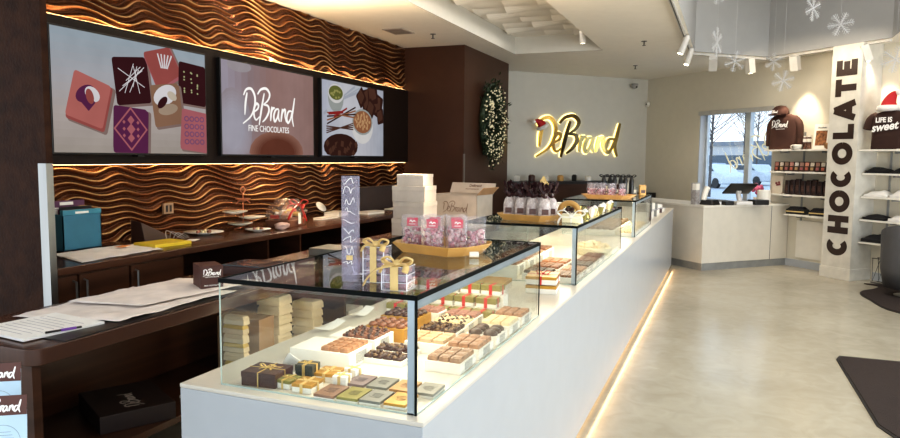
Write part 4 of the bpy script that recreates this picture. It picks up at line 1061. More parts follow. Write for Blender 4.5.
t = thing('ring_binder', 'bright yellow folder lying flat at the worktop edge', 'folder', (-3.62, 3.66, WT), -.12)
MB().box(-.10, .12, -.13, .17, 0, .024).build('cover', mat('yellow_card', (.80, .58, .04), .4), t, bevel=.003)
t = thing('brochure_holder', 'dark wedge-shaped brochure box behind the yellow folder', 'box', (-3.90, 3.86, WT), .1)
b = MB(); b.add([(-.06, -.13, 0), (.06, -.13, 0), (.06, .13, 0), (-.06, .13, 0), (-.06, -.13, .16), (.03, -.13, .14), (.06, .13, .02), (-.06, .13, .03)], [(0, 3, 2, 1), (4, 5, 6, 7), (0, 1, 5, 4), (1, 2, 6, 5), (2, 3, 7, 6), (3, 0, 4, 7)])
b.build('wedge', mat('dark_brown_box', (.04, .018, .014), .4), t, bevel=.003)
t = thing('wire_ornament', 'loose loops of silver wire beside the yellow folder', 'wire', (-3.76, 3.92, WT), 0)
g = MB()
for k in range(4): g.tube([(.0, -.05+.03*k, .004), (.02*k-.03, -.02+.03*k, .07-.01*k), (.03, .02+.03*k, .03), (.05, .06+.02*k, .004)], .0025, 5, smooth=5)
g.build('loops', steel, t, smooth=True)
t = thing('price_slip', 'small white slip of paper lying past the yellow folder', 'paper', (-3.63, 3.98, WT), .4)
MB().box(-.04, .04, -.06, .06, 0, .002).build('slip', paper_m, t)
def plate(name, label, loc, s=1., food=True, seed=0):
    t = thing(name, label, 'plate', loc, seed*.4)
    MB().lathe([(.03*s, 0), (.035*s, .006), (.10*s, .022), (.102*s, .026), (.034*s, .010), (.001, .009)], seg=24, sx=1.15).build('dish', card_white, t, smooth=True)
    if food:
        r = random.Random(seed)
        for k in range(6):
            a = k*PI/3; o = MB().ball((0, 0, 0), .014, 8, 6).build('sweet', [milk_choc, pink_choc, white_choc][k % 3], smooth=True, loc=(loc[0]+.036*s*math.cos(a), loc[1]+.036*s*math.sin(a), loc[2]+.0235))
            cn = ('brown', 'rosy', 'ivory')[k % 3]
            tag(o, cn+' sweet on the '+('lone sample plate' if seed == 1 else 'plate in front of the tiered stand'), 'sweet', cn+' sweets on plate by '+('folder' if seed == 1 else 'tiered stand'))
    return t
plate('sample_plate', 'white sample plate of sweets alone on the back worktop', (-3.80, 4.30, WT), 1.3, True, 1)
t = thing('tiered_stand', 'copper wire tiered stand with leaf-shaped white plates on the back worktop', 'cake stand', (-3.80, 4.78, WT), 0)
g = MB(); g.tube([(0, 0, 0), (0, 0, .30)], .005, 6); g.tube([(0, 0, .30), (.0, .03, .33), (0, .0, .36), (0, -.03, .33), (0, 0, .30)], .004, 6, smooth=4)
for a in (0, 2.1, 4.2): g.tube([(0, 0, .02), (math.cos(a)*.08, math.sin(a)*.08, .004)], .005, 6)
g.tube([(0, -.09, .22), (0, 0, .26), (0, .09, .22)], .004, 6, smooth=5)
copper = mat('copper_wire', (.45, .18, .10), .35, metal=.7)
g.build('wire_frame', copper, t, smooth=True)
for x, y, z, s in ((.03, -.14, .14, .09), (.03, .08, .08, .10), (.0, .0, .235, .055), (.05, -.10, .04, .09)):
    MB().lathe([(s*.3, 0), (s, .02), (s*1.02, .024), (s*.28, .006), (.001, .005)], c=(x, y, z), seg=14, sy=1.25).build('leaf_plate', card_white if z != .235 else copper, t, smooth=True)
plate('sample_plate', 'white plate with pinkish sweets in front of the tiered stand', (-3.56, 4.66, WT), .9, True, 2)
t = thing('folded_cloth', 'rumpled pinkish cloth beside the gift basket', 'cloth', (-3.50, 4.90, WT), .3)
MB().ball((0, 0, .03), .06, 14, 8, sc3=(1, 1.3, .5), lump=.6, seed=4).build('cloth', mat('pinkish_cloth', (.55, .38, .33), .8), t, smooth=True)
t = thing('gift_basket', 'cellophane gift basket tied with a big red ribbon on the back worktop', 'gift basket', (-3.66, 5.20, WT), .15)
MB().prism(rounded(-.11, .11, -.17, .17, .03), 0, .06, top=1.12).build('basket', mat('wicker', (.22, .09, .05), .6, bump=.5, bscale=80), t, bevel=.004)
b = MB(); r = random.Random(9)
for k in range(16): b.cbox((r.uniform(-.08, .08), r.uniform(-.13, .13), .08+r.uniform(0, .07)), (.05, .07, .03), k % 5, r.random()*3, r.random(), r.random())
b.build('goods', [card_white, mat('peach_packet', (.75, .45, .3), .4), MATS['yellow_packet'], mat('red_packet', (.5, .08, .06), .4), kraft], t, bevel=.004)
mb = MB(); mb.ball((0, 0, .13), .17, 18, 10, sc3=(.82, 1.2, .68), lump=.55, seed=2)
mb.build('cellophane', glassmat('cellophane_clear', (.97, .96, .95), 1.45, rough=.1, haze=(.9, .85, .8), hf=.07), t, smooth=True)
g = MB(); g.tube([(.10, -.17, .07), (.11, -.10, .15), (.12, .0, .19), (.11, .08, .16), (.12, .15, .03)], .012, 6, smooth=6, flat=.3)
g.tube([(.12, 0, .19), (.155, .02, .12), (.15, .03, .03)], .010, 6, smooth=6, flat=.3)
g.build('ribbon', mat('bright_red_ribbon', (.62, .02, .015), .35), t, smooth=True); bow(t, (.12, 0, .19), .09, MATS['bright_red_ribbon'], seed=3)
MB().box(.135, .137, -.045, .01, .02, .12).build('white_card', card_white, t)
for i, (x, y, d, rz, lb) in enumerate(((-3.72, 5.95, (.10, .30, .018), .0, 'long flat white box lying past the gift basket'), (-3.80, 6.28, (.16, .26, .045), .15, 'white box on the back worktop left of the lavender tower'), (-3.62, 6.72, (.14, .28, .03), -.2, 'white box on the back worktop right of the lavender tower'), (-3.70, 7.55, (.12, .5, .012), .0, 'thin white tray far along the back worktop'))):
    t = thing('flat_white_box', lb, 'box', (x, y, WT), rz)
    MB().box(-d[0]/2, d[0]/2, -d[1]/2, d[1]/2, 0, d[2]*.6).build('base', card_white, t, bevel=.001)
    MB().box(-d[0]/2-.001, d[0]/2+.001, -d[1]/2-.001, d[1]/2+.001, d[2]*.6, d[2]).build('lid', MATS['offwhite_lid'], t, bevel=.001)
t = thing('white_plaque', 'white leaf-shaped dish propped against the wave panel behind the lavender tower', 'dish', (-3.90, 6.12, WT+.0), .2)
MB().lathe([(.02, 0), (.10, .02), (.101, .024), (.001, .006)], seg=18, sx=.6, M=Matrix.Translation((0, 0, .09)) @ Matrix.Rotation(.9, 4, 'Y')).build('dish', card_white, t, smooth=True)
t = thing('monitor', 'dark brown box panel standing at the far end of the back worktop', 'box', (-3.92, 7.45, WT), 0)
MB().box(-.05, .05, -.62, .62, 0, .27).build('panel', mat('dark_taupe_panel', (.045, .028, .024), .5), t, bevel=.004)
t = struct(MB().box(-4.05, -4.032, 4.13, 4.23, 1.045, 1.125).build('trim_7', mat('outlet_brown', (.34, .22, .13), .5)))
b = MB(); b.box(-4.033, -4.030, 4.15, 4.17, 1.06, 1.11); b.box(-4.033, -4.030, 4.19, 4.21, 1.06, 1.11); b.build('socket', dark_m, t)
# inside the open cubbies of the back unit
for x, y, d, m, lb in ((-3.52, 4.77, (.26, .28, .09), mat('slate_bag', (.10, .12, .14), .4), 'slate grey packaged stack in the open cubby below the back worktop'),
                       (-3.50, 5.05+.25, (.2, .26, .11), mat('smoky_bag', (.22, .21, .21), .3, scale=40), 'smoky clear bag of white bits in the cubby below the gift basket'),
                       (-3.52, 3.95, (.22, .36, .03), mat('grey_film', (.30, .33, .36), .2), 'pale film-wrapped sheets on the cubby shelf near the doors')):
    t = thing('stored_package', lb, 'package', (x, y, .46), .05)
    MB().box(-d[0]/2, d[0]/2, -d[1]/2, d[1]/2, 0, d[2]).build('pack', m, t, bevel=.012)
    MB().box(-d[0]/4, d[0]/4, -d[1]/5, d[1]/5, d[2], d[2]+.03).build('top_fold', card_white, t, bevel=.004)

# ------------------------------------------------------------------ brochure stand in the near left corner
t = thing('brochure_stand', 'clear brochure stand holding two blue-white leaflets with brown logo bands', 'brochure stand', (-1.50, 1.04, 0), .18)
MB().lathe([(.14, 0), (.14, .012), (.02, .02), (.012, .03), (.012, .70), (.03, .71), (.03, .715)], seg=20).build('pole', steel, t, smooth=False)
MB().box(-.11, .11, -.05, .10, .715, .72).build('base_plate', acryl, t)
bl = mat('leaflet_blue', (.50, .66, .78), .5, emit=(.5, .66, .8), es=.05); bd = mat('leaflet_brown', (.10, .032, .022), .45)
def leaflet(y, z, x, rz):
    l = MB(); M = Matrix.Translation((x, y, z)) @ Matrix.Rotation(rz, 4, 'Z') @ Matrix.Rotation(-.10, 4, 'X') @ Matrix.Translation((-.055, 0, 0))
    l.box(-.055, .055, -.001, .001, 0, .22, 0, M); l.box(-.055, .055, -.0016, .0012, .192, .235, 1, M)
    o = l.build('leaflet', [bl, bd], t)
    g = MB(); wordmark(g, .085, .04, .0004, M @ Matrix.Translation((.002, -.0018, .213)), 0); g.build('logo_print', white_ink, o)
    g = MB()
    ring = [(.036*math.cos(2*PI*k/28), .036*math.sin(2*PI*k/28)) for k in range(29)]
    g.ribbon(ring, .0008, .0003, 0, M @ Matrix.Translation((.006, -.0012, .135)), n=1)
    for k in range(7): g.box(-.020+.003*abs(k-3), .032-.003*abs(k-3), -.0016, -.001, .113+.007*k, .1138+.007*k, 0, M)
    g.build('text_print', mat('leaflet_ink', (.22, .30, .36), .6), o)
leaflet(-.035, .735, .086, .42); leaflet(.055, .775, -.012, .42)
b = MB(); M = Matrix.Rotation(.42, 4, 'Z'); b.box(-.02, .100, -.088, -.086, .72, .80, 0, M); b.box(.099, .101, -.088, .07, .72, .80, 0, M); b.build('holder', acryl, t)
# ------------------------------------------------------------------ back counter along the far wall, sign, wreath
t = thing('rear_credenza', 'low black-topped counter along the far wall under the gold sign', 'counter', bp(5.14, 10.0, 0), RB)
MB().box(0, 2.2, .02, .39, 0, 1.07).build('cabinet_body', brown_wood, t); MB().box(-.01, 2.22, 0, .39, 1.07, 1.12).build('worktop', black_m, t, bevel=.004)
t = thing('rear_black_shelf', 'low black shelf beside the checkout desk, by the room corner', 'shelf', bp(7.45, 10.05, 0), RB)
MB().box(0, .9, .02, .35, 0, .80).build('cabinet_body', white_lac, t); MB().box(-.0, .9, 0, .35, .80, .90).build('worktop', black_m, t, bevel=.004)
for i in range(7):
    s = 5.25+.28*i; cn = ('grey tin', 'white box', 'brown box', 'white jar', 'gold box', 'dark jar', 'white cup')[i]
    t = thing('shelf_item', cn + ' on the low counter under the gold sign', cn.split()[1], bp(s, 10.12, 1.12), RB)
    MB().lathe([(.05, 0), (.055, .01), (.055, .07+.01*(i % 3)), (.03, .09+.01*(i % 3))], seg=14 if i % 2 == 0 else 4).build('body', (silver_m, card_white, choc_brown, card_white, kraft, black_m, card_white)[i], t)
# sign
SW = 1.76; sg = thing('wall_sign', 'gold mirror script sign with glowing halo on the far wall', 'sign', bp(6.88, 10.40, 1.87), RB)
goldmirror = mat('gold_mirror', (.85, .62, .22), .12, metal=1., emit=(1., .7, .2), es=.12); darkreflect = mat('dark_reflection', (.16, .12, .06), .12, metal=1.); midreflect = mat('olive_reflection', (.50, .40, .18), .14, metal=1.)  # darker letters carry the gold mirror's reflections as painted base colour
halo = emat('halo_yellow', (1., .80, .30), 3.2)
for i, (n, sts) in enumerate(SCRIPT):
    g = MB(); h = MB()
    for k, st in enumerate(sts):
        P = [(x*SW, z*SW) for x, z in st]
        g.ribbon(P, .058, .03, 0, Matrix.Translation((0, -.012, 0)), n=6, off=.0008*k+.0004*i, taper=True)
        h.ribbon(P, .084, .008, 0, Matrix.Translation((0, -.001, 0)), n=6, off=.0002*k, taper=True)
    o = g.build('letter_'+('capital_d', 'e', 'capital_b', 'r', 'a', 'n', 'd')[i], (goldmirror, goldmirror, darkreflect, midreflect, midreflect, goldmirror, midreflect)[i], sg)
    h.build('halo', halo, o)
def santa_hat(label, loc, rz, s=1., lean=1):
    t = thing('santa_hat', label, 'hat', loc, rz)
    v = MB(); P = [(0, 0, 0), (.0, 0, .10*s), (lean*.05*s, 0, .19*s), (lean*.12*s, 0, .22*s)]
    Q = catmull(P, 5); n = len(Q)
    v.tube(Q, .12*s, 16, taper=lambda k: 1.02-.86*k**.9, smooth=0)
    v.build('cone', mat('santa_red', (.50, .015, .02), .7, bump=.3, bscale=90), t, smooth=True)
    w = mat('white_fur', (.80, .77, .74), .9, bump=.8, bscale=60)
    MB().lathe([(.10*s, -.02*s), (.135*s, -.01*s), (.145*s, .02*s), (.135*s, .05*s), (.11*s, .06*s)], seg=20).build('fur_band', w, t, smooth=True)
    MB().ball((lean*.13*s, 0, .22*s), .042*s, 12, 8, lump=.3).build('pompom', w, t, smooth=True)
    return t
h = santa_hat('small red santa hat hung on the first letter of the gold sign', bp(6.08, 10.24, 2.02), RB, .78, -1)
h.rotation_euler = (0, -.55, RB)
# wreath
t = thing('wreath', 'oval-looking green wreath with cream berries on the brown column side', 'wreath', (-3.215, 9.42, 1.99), 0)
leafm = mat('wreath_leaf', (.035, .06, .03), .6, var=.3, scale=30); berry = mat('cream_berry', (.75, .68, .48), .5, emit=(.9, .8, .5), es=.15)
r = random.Random(5); g = MB(); b = MB()
for k in range(1700):
    a = r.random()*2*PI; q = r.gauss(0, .10); y = math.cos(a)*(.33+q)*.9; z = math.sin(a)*(.42+q); x = .03+abs(r.gauss(.05, .035))
    d = Vector((r.uniform(.1, 1), r.uniform(-1, 1), r.uniform(-1, 1))).normalized()*r.uniform(.05, .10); n = d.cross(Vector((r.random(), r.random(), r.random()))).normalized()*.014
    p = Vector((x, y, z)); g.add([p, p+d*.5+n, p+d, p+d*.5-n], [(0, 1, 2, 3)])
o = g.build('foliage', leafm, t); o['kind'] = 'stuff'
for k in range(330):
    a = r.random()*2*PI; q = r.gauss(0, .085); b.ball((.09+r.random()*.09, math.cos(a)*(.31+q), math.sin(a)*(.41+q)), r.uniform(.009, .015), 6, 4)
o = b.build('berries', berry, t, smooth=True); o['kind'] = 'stuff'
MB().tube([(.05, .34*math.cos(2*PI*k/24), .43*math.sin(2*PI*k/24)) for k in range(25)], .045, 8).build('wire_ring', leafm, t)

# ------------------------------------------------------------------ checkout desk
t = thing('checkout_desk', 'white angled checkout desk under the window', 'desk', wp(-7.206, 6.796, 0), RW)
dk = mat('desk_white', (.66, .62, .54), .35, var=.02)
MB().prism([(0, 0), (0, 1.57), (-.62, 1.57), (-.62, .62), (-1.9, .62), (-1.9, 0)], .10, .86).build('desk_body', dk, t, bevel=.003)
MB().prism([(.006, -.006), (.006, 1.575), (-.63, 1.575), (-.63, .63), (-1.9, .63), (-1.9, -.006)], .86, .885).build('desktop', shelf_m, t, bevel=.003)
MB().prism([(-.012, .012), (-.012, 1.57), (-.6, 1.57), (-.6, .6), (-1.88, .6), (-1.88, .012)], 0, .10).build('plinth', plinth_m, t)
MB().box(.0, .0025, 1.24, 1.246, .10, .86).build('panel_seam', ink, t)
DZ = .886
t = thing('register', 'black touch-screen register on a white stand at the checkout desk', 'register', wp(-7.28, 7.50, DZ), RW-.25)
MB().box(-.10, .14, -.12, .12, 0, .05).build('base', mat('pos_white', (.7, .68, .66), .4), t, bevel=.01)
MB().tube([(.02, 0, .04), (-.03, .0, .13), (-.02, 0, .19)], .035, 8, smooth=4).build('arm', MATS['pos_white'], t, smooth=True)
MB().box(-.012, .012, -.20, .20, -.13, .13, 0, Matrix.Translation((-.0, 0, .22)) @ Matrix.Rotation(1.0, 4, 'Y')).build('display', black_m, t, bevel=.006)
MB().box(-.014, -.012, -.18, .18, -.11, .11, 0, Matrix.Translation((-.0, 0, .22)) @ Matrix.Rotation(1.0, 4, 'Y')).build('screen_glass', mat('tablet_glass', (1, 1, 1)), t)
MB().box(.05, .16, -.30, -.17, 0, .055).build('card_reader', black_m, t, bevel=.008)
MB().box(-.05, .15, .15, .36, 0, .07).build('receipt_printer', black_m, t, bevel=.01)
t = thing('phone_set', 'black and white desk phone near the left corner of the checkout desk', 'phone', wp(-7.36, 7.03, DZ), RW+.3)
MB().prism(rounded(-.11, .11, -.09, .13, .03), 0, .07, top=.75).build('cradle', black_m, t, bevel=.006)
MB().tube([(-.05, -.06, .06), (-.05, -.02, .16), (-.04, .02, .24)], .04, 8, smooth=4).build('handset', card_white, t, smooth=True)
t = thing('leaflet_rack', 'narrow grey leaflet rack at the left end of the checkout desk', 'leaflet rack', wp(-7.44, 6.86, DZ), RW+.2)
MB().box(-.04, .04, -.045, .045, 0, .30).build('rack_body', mat('grey_leaflets', (.42, .40, .40), .3, scale=30, col2=(.2, .18, .17)), t, bevel=.003); MB().box(-.02, .041, -.047, .03, .2, .29).build('leaflet', card_white, t)
t = thing('white_canister', 'plain white paper cup holder on the checkout desk, right of the register', 'canister', wp(-7.30, 7.98, DZ), RW)
MB().lathe([(.085, 0), (.09, .01), (.09, .19), (.083, .195), (.083, .02)], seg=20).build('canister_body', card_white, t, smooth=False)
t = thing('pink_flower', 'small pink potted flower behind the white canister', 'flower', wp(-7.55, 8.12, DZ), 0)
MB().lathe([(.04, 0), (.055, .07), (.055, .08)], seg=12).build('pot', card_white, t)
b = MB(); r = random.Random(2)
for k in range(16): b.ball((r.uniform(-.06, .06), r.uniform(-.06, .06), .19+r.uniform(-.05, .07)), .03, 7, 5)
b.build('petals', mat('pink_petals', (.55, .12, .22), .6), t, smooth=True); MB().tube([(0, 0, .07), (0, 0, .2)], .006, 5).build('stem', leafm, t)

# ------------------------------------------------------------------ pillar with CHOCOLATE
t = thing('pillar', 'white square pillar lettered CHOCOLATE in big dark brown capitals', 'pillar', wp(-6.143, 8.005, 0), RW)
MB().box(-.205, .205, 0, .37, 0, 2.949).build('shaft', mat('pillar_white', (.66, .63, .56), .5), t)
MB().box(-.2185, .2185, -.014, .37, 0, .13).build('plinth', mat('pillar_plinth', (.66, .63, .56), .5), t, bevel=.004)
MB().box(-.2185, .2185, -.012, .37, .13, .145).build('plinth_lip', MATS['pillar_plinth'], t, bevel=.003)
def big_letter(ch, w=.205, h=.27, s=.082):
    P = []; a, b = s/2, w-s/2; lo, hi = s/2, h-s/2
    if ch == 'C':
        P = [[(w/2+(w/2-s/2)*math.cos(q), h/2+(h/2-s/2)*math.sin(q)) for q in [math.radians(50+k*(260/18)) for k in range(19)]]]
    elif ch == 'O': P = [[(w/2+(w/2-s/2)*math.cos(2*PI*k/28), h/2+(h/2-s/2)*math.sin(2*PI*k/28)) for k in range(29)]]
    elif ch == 'H': P = [[(a, 0), (a, h)], [(b, 0), (b, h)], [(a, h/2), (b, h/2)]]
    elif ch == 'L': P = [[(a, 0), (a, h)], [(a, lo), (w, lo)]]
    elif ch == 'T': P = [[(w/2, 0), (w/2, h)], [(0, hi), (w, hi)]]
    elif ch == 'E': P = [[(a, 0), (a, h)], [(a, lo), (w, lo)], [(a, hi), (w, hi)], [(a, h/2), (w*.92, h/2)]]
    elif ch == 'A': P = [[(a*.9, 0), (w/2, h)], [(w-a*.9, 0), (w/2, h)], [(w*.22, h*.28), (w*.78, h*.28)]]
    return P
ks = {'C': 1.12, 'H': 1.05, 'O': 1.30, 'L': .86, 'A': 1.22, 'T': 1.0, 'E': .90}; word = 'CHOCOLATE'; gap = .038
tot = sum(.205*ks[c] for c in word)+gap*8; sc_ = (2.76-.30)/tot; pos = .30
lm = mat('letter_brown', (.035, .018, .013), .5)
for i, ch in enumerate(word):
    w = .205*ks[ch]*sc_; g = MB()
    # rotate 90 deg counter-clockwise: letter x runs up the pillar, letter top points left
    M = Matrix.Translation((.148, -.0005, pos)) @ Matrix.Rotation(-PI/2, 4, 'Y')
    for k, P in enumerate(big_letter(ch, w, .285)): g.ribbon(P, .082, .003, 0, M, n=2 if ch in 'CO' else 1, off=.0002*k)
    g.build('letter_'+ch.lower(), lm, t); pos += w+gap*sc_

# ------------------------------------------------------------------ wall shelves with merchandise
def shelfboard(label, u0, u1, z, d=.25):
    t = thing('wall_shelf', label, 'shelf', wp((u0+u1)/2, NW, z), RW); w = (u1-u0)/2
    MB().box(-w, w, -d, -.001, -.022, 0).build('board', shelf_m, t, bevel=.002)
    for x in (-w*.6, w*.6): MB().box(x-.012, x+.012, -.16, -.001, -.05, -.022).build('bracket', plinth_m, t)
    for x in (-w*.35, w*.4): MB().box(x-.05, x+.05, -d-.002, -d, -.024, .004).build('tag_holder', card_white, t)
for z, u0, lb in ((1.655, -7.48, 'white wall shelf carrying the brown sweatshirt and mugs'), (1.35, -7.36, 'white wall shelf of upright chocolate bar packets'), (1.03, -7.38, 'white wall shelf of dark chocolate bags with a framed card'), (.76, -7.08, 'lowest white shelf left of the lettered pillar')):
    shelfboard(lb, u0, -6.365, z)
for z, lb in ((1.645, 'top white shelf right of the pillar, under the tee shirt'), (1.355, 'second white shelf right of the pillar, dark folded clothes'), (1.065, 'third white shelf right of the pillar, white folded clothes'), (.78, 'fourth white shelf right of the pillar'), (.50, 'lowest white shelf right of the pillar')):
    shelfboard(lb, -5.92, -4.3, z, .37 if z > 1.6 else .28)
for u in (-7.0, -5.75, -4.9):
    struct(MB().box(u-.012, u+.012, NW-.012, NW, .3, 1.9).build('trim_8' if u < -6 else ('trim_9' if u < -5.5 else 'trim_10'), plinth_m, rz=RW))
# sweatshirt
def garment(name, label, loc, rz, w, h, long_, m):
    t = thing(name, label, 'shirt', loc, rz)
    tw = w*.385; d = .085; v = []; f = []; n = 28
    rings = [(.985, 0), (1.0, .03), (.97, .35), (1.0, .62), (1.03, .80), (.98, .88), (.74, .945), (.46, .975), (.36, 1.0), (.33, .99)]
    for k, zz in rings:
        for i in range(n):
            a = 2*PI*i/n; e = .55; ca = math.copysign(abs(math.cos(a))**e, math.cos(a)); sa = math.copysign(abs(math.sin(a))**e, math.sin(a))
            dk = d*(.9+.1*math.sin(zz*5)) * (1 if zz < .9 else .75)
            v.append((tw*k*ca, dk*sa*(1+.03*math.sin(9*a+zz*11)), h*zz))
    for a in range(len(rings)-1):
        for i in range(n): f.append((a*n+i, a*n+(i+1) % n, (a+1)*n+(i+1) % n, (a+1)*n+i))
    f += [tuple(range(n))[::-1], tuple((len(rings)-1)*n+k for k in range(n))]
    MB().add(v, f).build('garment_body', m, t, smooth=True)
    for q in (-1, 1):
        if long_: P = [(q*tw*.66, 0, h*.86), (q*tw*1.02, 0, h*.72), (q*tw*1.13, 0, h*.45), (q*tw*1.14, 0, h*.10)]; r0 = .052; tp = lambda k: 1.1-.35*k
        else: P = [(q*tw*.80, 0, h*.85), (q*tw*1.10, 0, h*.76), (q*tw*1.26, 0, h*.52)]; r0 = .066; tp = lambda k: 1.0+.1*k
        MB().tube(P, r0, 14, smooth=6, flat=1.0, taper=tp).build('sleeve', m, t, smooth=True)
    return t
t = garment('sweatshirt', 'dark brown long-sleeved sweatshirt with white script logo on the top shelf', wp(-7.25, 8.26, 1.656), RW, .60, .50, True, mat('brown_fleece', (.065, .026, .018), .85, bump=.2, bscale=120))
g = MB(); wordmark(g, .28, .045, .0015, Matrix.Translation((-.01, -.092, .355)))
g.box(-.07, .08, -.093, -.091, .285, .291); g.build('logo_print', white_ink, t)
t = thing('cap', 'dark brown baseball cap with white logo on top of the sweatshirt', 'cap', wp(-7.30, 8.22, 2.14), RW)
MB().lathe([(.115, 0), (.118, .03), (.105, .09), (.06, .13), (.001, .14)], seg=20).build('crown', MATS['brown_fleece'], t, smooth=True)
MB().prism([(-.09, -.09), (-.07, -.17), (0, -.20), (.07, -.17), (.09, -.09)], -.004, .012).build('brim', MATS['brown_fleece'], t, bevel=.004)
g = MB(); wordmark(g, .11, .05, .002, Matrix.Translation((0, -.117, .045))); g.build('logo_print', white_ink, t)
t = garment('tee_shirt', 'dark brown tee shirt reading LIFE IS sweet on the shelf right of the pillar', wp(-5.60, 8.10, 1.646), RW, .54, .46, False, cloth_brown)
g = MB(); vs, fs = textmesh('LIFE IS', .080, .003, sx=.95); g.add(vs, fs, 0, Matrix.Translation((-.02, -.094, .345)))
vs, fs = textmesh('sweet', .135, .004, shear=.28, sx=1.0); g.add(vs, fs, 0, Matrix.Translation((-.01, -.094, .265)) @ Matrix.Rotation(-.10, 4, 'Y')); g.build('slogan_print', white_ink, t)
h = santa_hat('red santa hat with white fur sitting on the brown tee shirt', wp(-5.63, 8.10, 2.115), RW, .90, 1)
# mug, jars, frame, glass on the top left shelf
TS = 1.656
t = thing('mug', 'white mug with brown swirl on the top shelf in front of the sweatshirt', 'mug', wp(-6.94, 8.16, TS), RW)
MB().lathe([(.035, 0), (.045, .005), (.062, .05), (.065, .065), (.060, .065), (.04, .01)], seg=18).build('bowl', card_white, t, smooth=True)
MB().tube([(-.055, 0, .055), (-.10, 0, .05), (-.095, 0, .02), (-.05, 0, .02)], .008, 6, smooth=5).build('handle', card_white, t, smooth=True)
for i in range(2):
    t = thing('spice_jar', ('left' if i == 0 else 'right')+' little printed jar standing behind the white mug', 'jar', wp(-6.91+.065*i, 8.27, TS), RW)
    MB().lathe([(.028, 0), (.028, .16), (.02, .17)], seg=12).build('jar_body', skin_pack, t, smooth=True); MB().lathe([(.0285, .10), (.0285, .145)], seg=12).build('label', card_white, t)
    MB().lathe([(.024, .168), (.024, .185), (.001, .186)], seg=12).build('lid', card_white, t)
t = thing('framed_poster', 'white framed picture of chocolates on the top shelf beside the pillar', 'picture', wp(-6.66, 8.26, TS), RW)
M = Matrix.Rotation(-.10, 4, 'X')
MB().box(-.12, .12, -.008, .008, 0, .34, 0, M).build('frame', card_white, t, bevel=.002)
MB().box(-.085, .085, -.0095, -.0078, .05, .25, 0, M).build('picture', mat('chocolate_photo', (.42, .20, .09), .4, scale=25, col2=(.08, .03, .02)), t)
g = MB(); vs, fs = textmesh('Chocolates', .03, .0006); g.add(vs, fs, 0, M @ Matrix.Translation((0, -.0095, .29))); g.build('caption', ink, t)
t = thing('candle_glass', 'copper candle glass on the top shelf touching the pillar', 'candle', wp(-6.47, 8.19, TS), RW)
MB().lathe([(.03, 0), (.06, .02), (.068, .06), (.06, .085)], seg=18).build('glass', mat('copper_glass', (.45, .25, .12), .25, metal=.3), t, smooth=True)
for i in range(11):
    ordn = ('first', 'second', 'third', 'fourth', 'fifth', 'sixth', 'seventh', 'eighth', 'ninth', 'tenth', 'last')[i]
    cols = ((.55, .25, .2), (.7, .6, .5), (.3, .2, .15), (.6, .3, .25), (.75, .7, .62), (.4, .25, .2), (.65, .3, .22), (.7, .62, .5), (.35, .2, .15), (.6, .55, .45), (.5, .4, .3))[i]
    t = thing('bar_packet', 'upright chocolate bar packet, %s from the window end of its shelf' % ordn, 'packet', wp(-7.30+.083*i, 8.20, 1.351), RW)
    M = Matrix.Rotation(-.12, 4, 'X')
    MB().box(-.037, .037, -.008, .008, 0, .135, 0, M).build('wrapper', mat('packet_dark', (.05, .03, .025), .4), t)
    MB().box(-.030, .030, -.0095, -.008, .075, .125, 0, M).build('label', mat('packet_label_%d' % i, cols, .5, scale=60, var=.3), t)
    MB().box(-.024, .020, -.0095, -.008, .02, .06, 0, M).build('picture', mat('packet_pic_%d' % (i % 3), ((.5, .15, .1), (.45, .3, .15), (.35, .12, .12))[i % 3], .5, scale=70, var=.3), t)
t = thing('menu_card', 'cream display card with small pictures at the window end of the third shelf', 'card', wp(-7.27, 8.19, 1.031), RW)
M = Matrix.Rotation(-.08, 4, 'X')
MB().box(-.085, .085, -.004, .004, 0, .25, 0, M).build('card', mat('cream_card2', (.70, .62, .50), .5), t)
b = MB(); 
for dx, dz in ((-.02, .15), (.025, .16), (.0, .125), (.035, .13)): b.box(dx-.018, dx+.018, -.006, -.004, dz-.014, dz+.014, 0, M)
b.build('pictures', mat('maroon_pic', (.2, .04, .05), .5), t)
for i in range(9):
    ordn = ('first', 'second', 'third', 'fourth', 'fifth', 'sixth', 'seventh', 'eighth', 'last')[i]
    t = thing('chocolate_bag', 'dark gusseted chocolate bag, %s right of the cream card' % ordn, 'bag', wp(-7.10+.087*i, 8.21, 1.031), RW)
    MB().prism(rounded(-.038, .038, -.03, .03, .006, 2), 0, .195+.012*(i % 3), top=.82).build('pouch', mat('dark_pouch', (.035, .02, .018), .35, var=.3, scale=40), t, bevel=.003)
    MB().box(-.022, .022, -.030, -.0285, .05, .13, 0, Matrix.Rotation(.015, 4, 'X')).build('label', mat('pouch_label', (.10, .05, .04), .5, scale=90, var=.6), t)
for i, u in enumerate((-6.93, -6.56)):
    t = thing('gift_tin', 'black gift tin with gold edge, %s on the lowest left shelf' % ('nearer the window' if i == 0 else 'against the pillar'), 'tin', wp(u, 8.22, .761), RW+.2)
    MB().box(-.13, .13, -.07, .07, 0, .07).build('tin', black_m, t, bevel=.004); MB().prism([(-.12, -.06), (.12, -.06), (.12, .06), (-.12, .06)], .07, .105, top=.7).build('bow_lid', cloth_black, t, bevel=.004)
    MB().box(-.131, .131, -.072, -.069, .03, .045).build('gold_band', goldribbon, t)
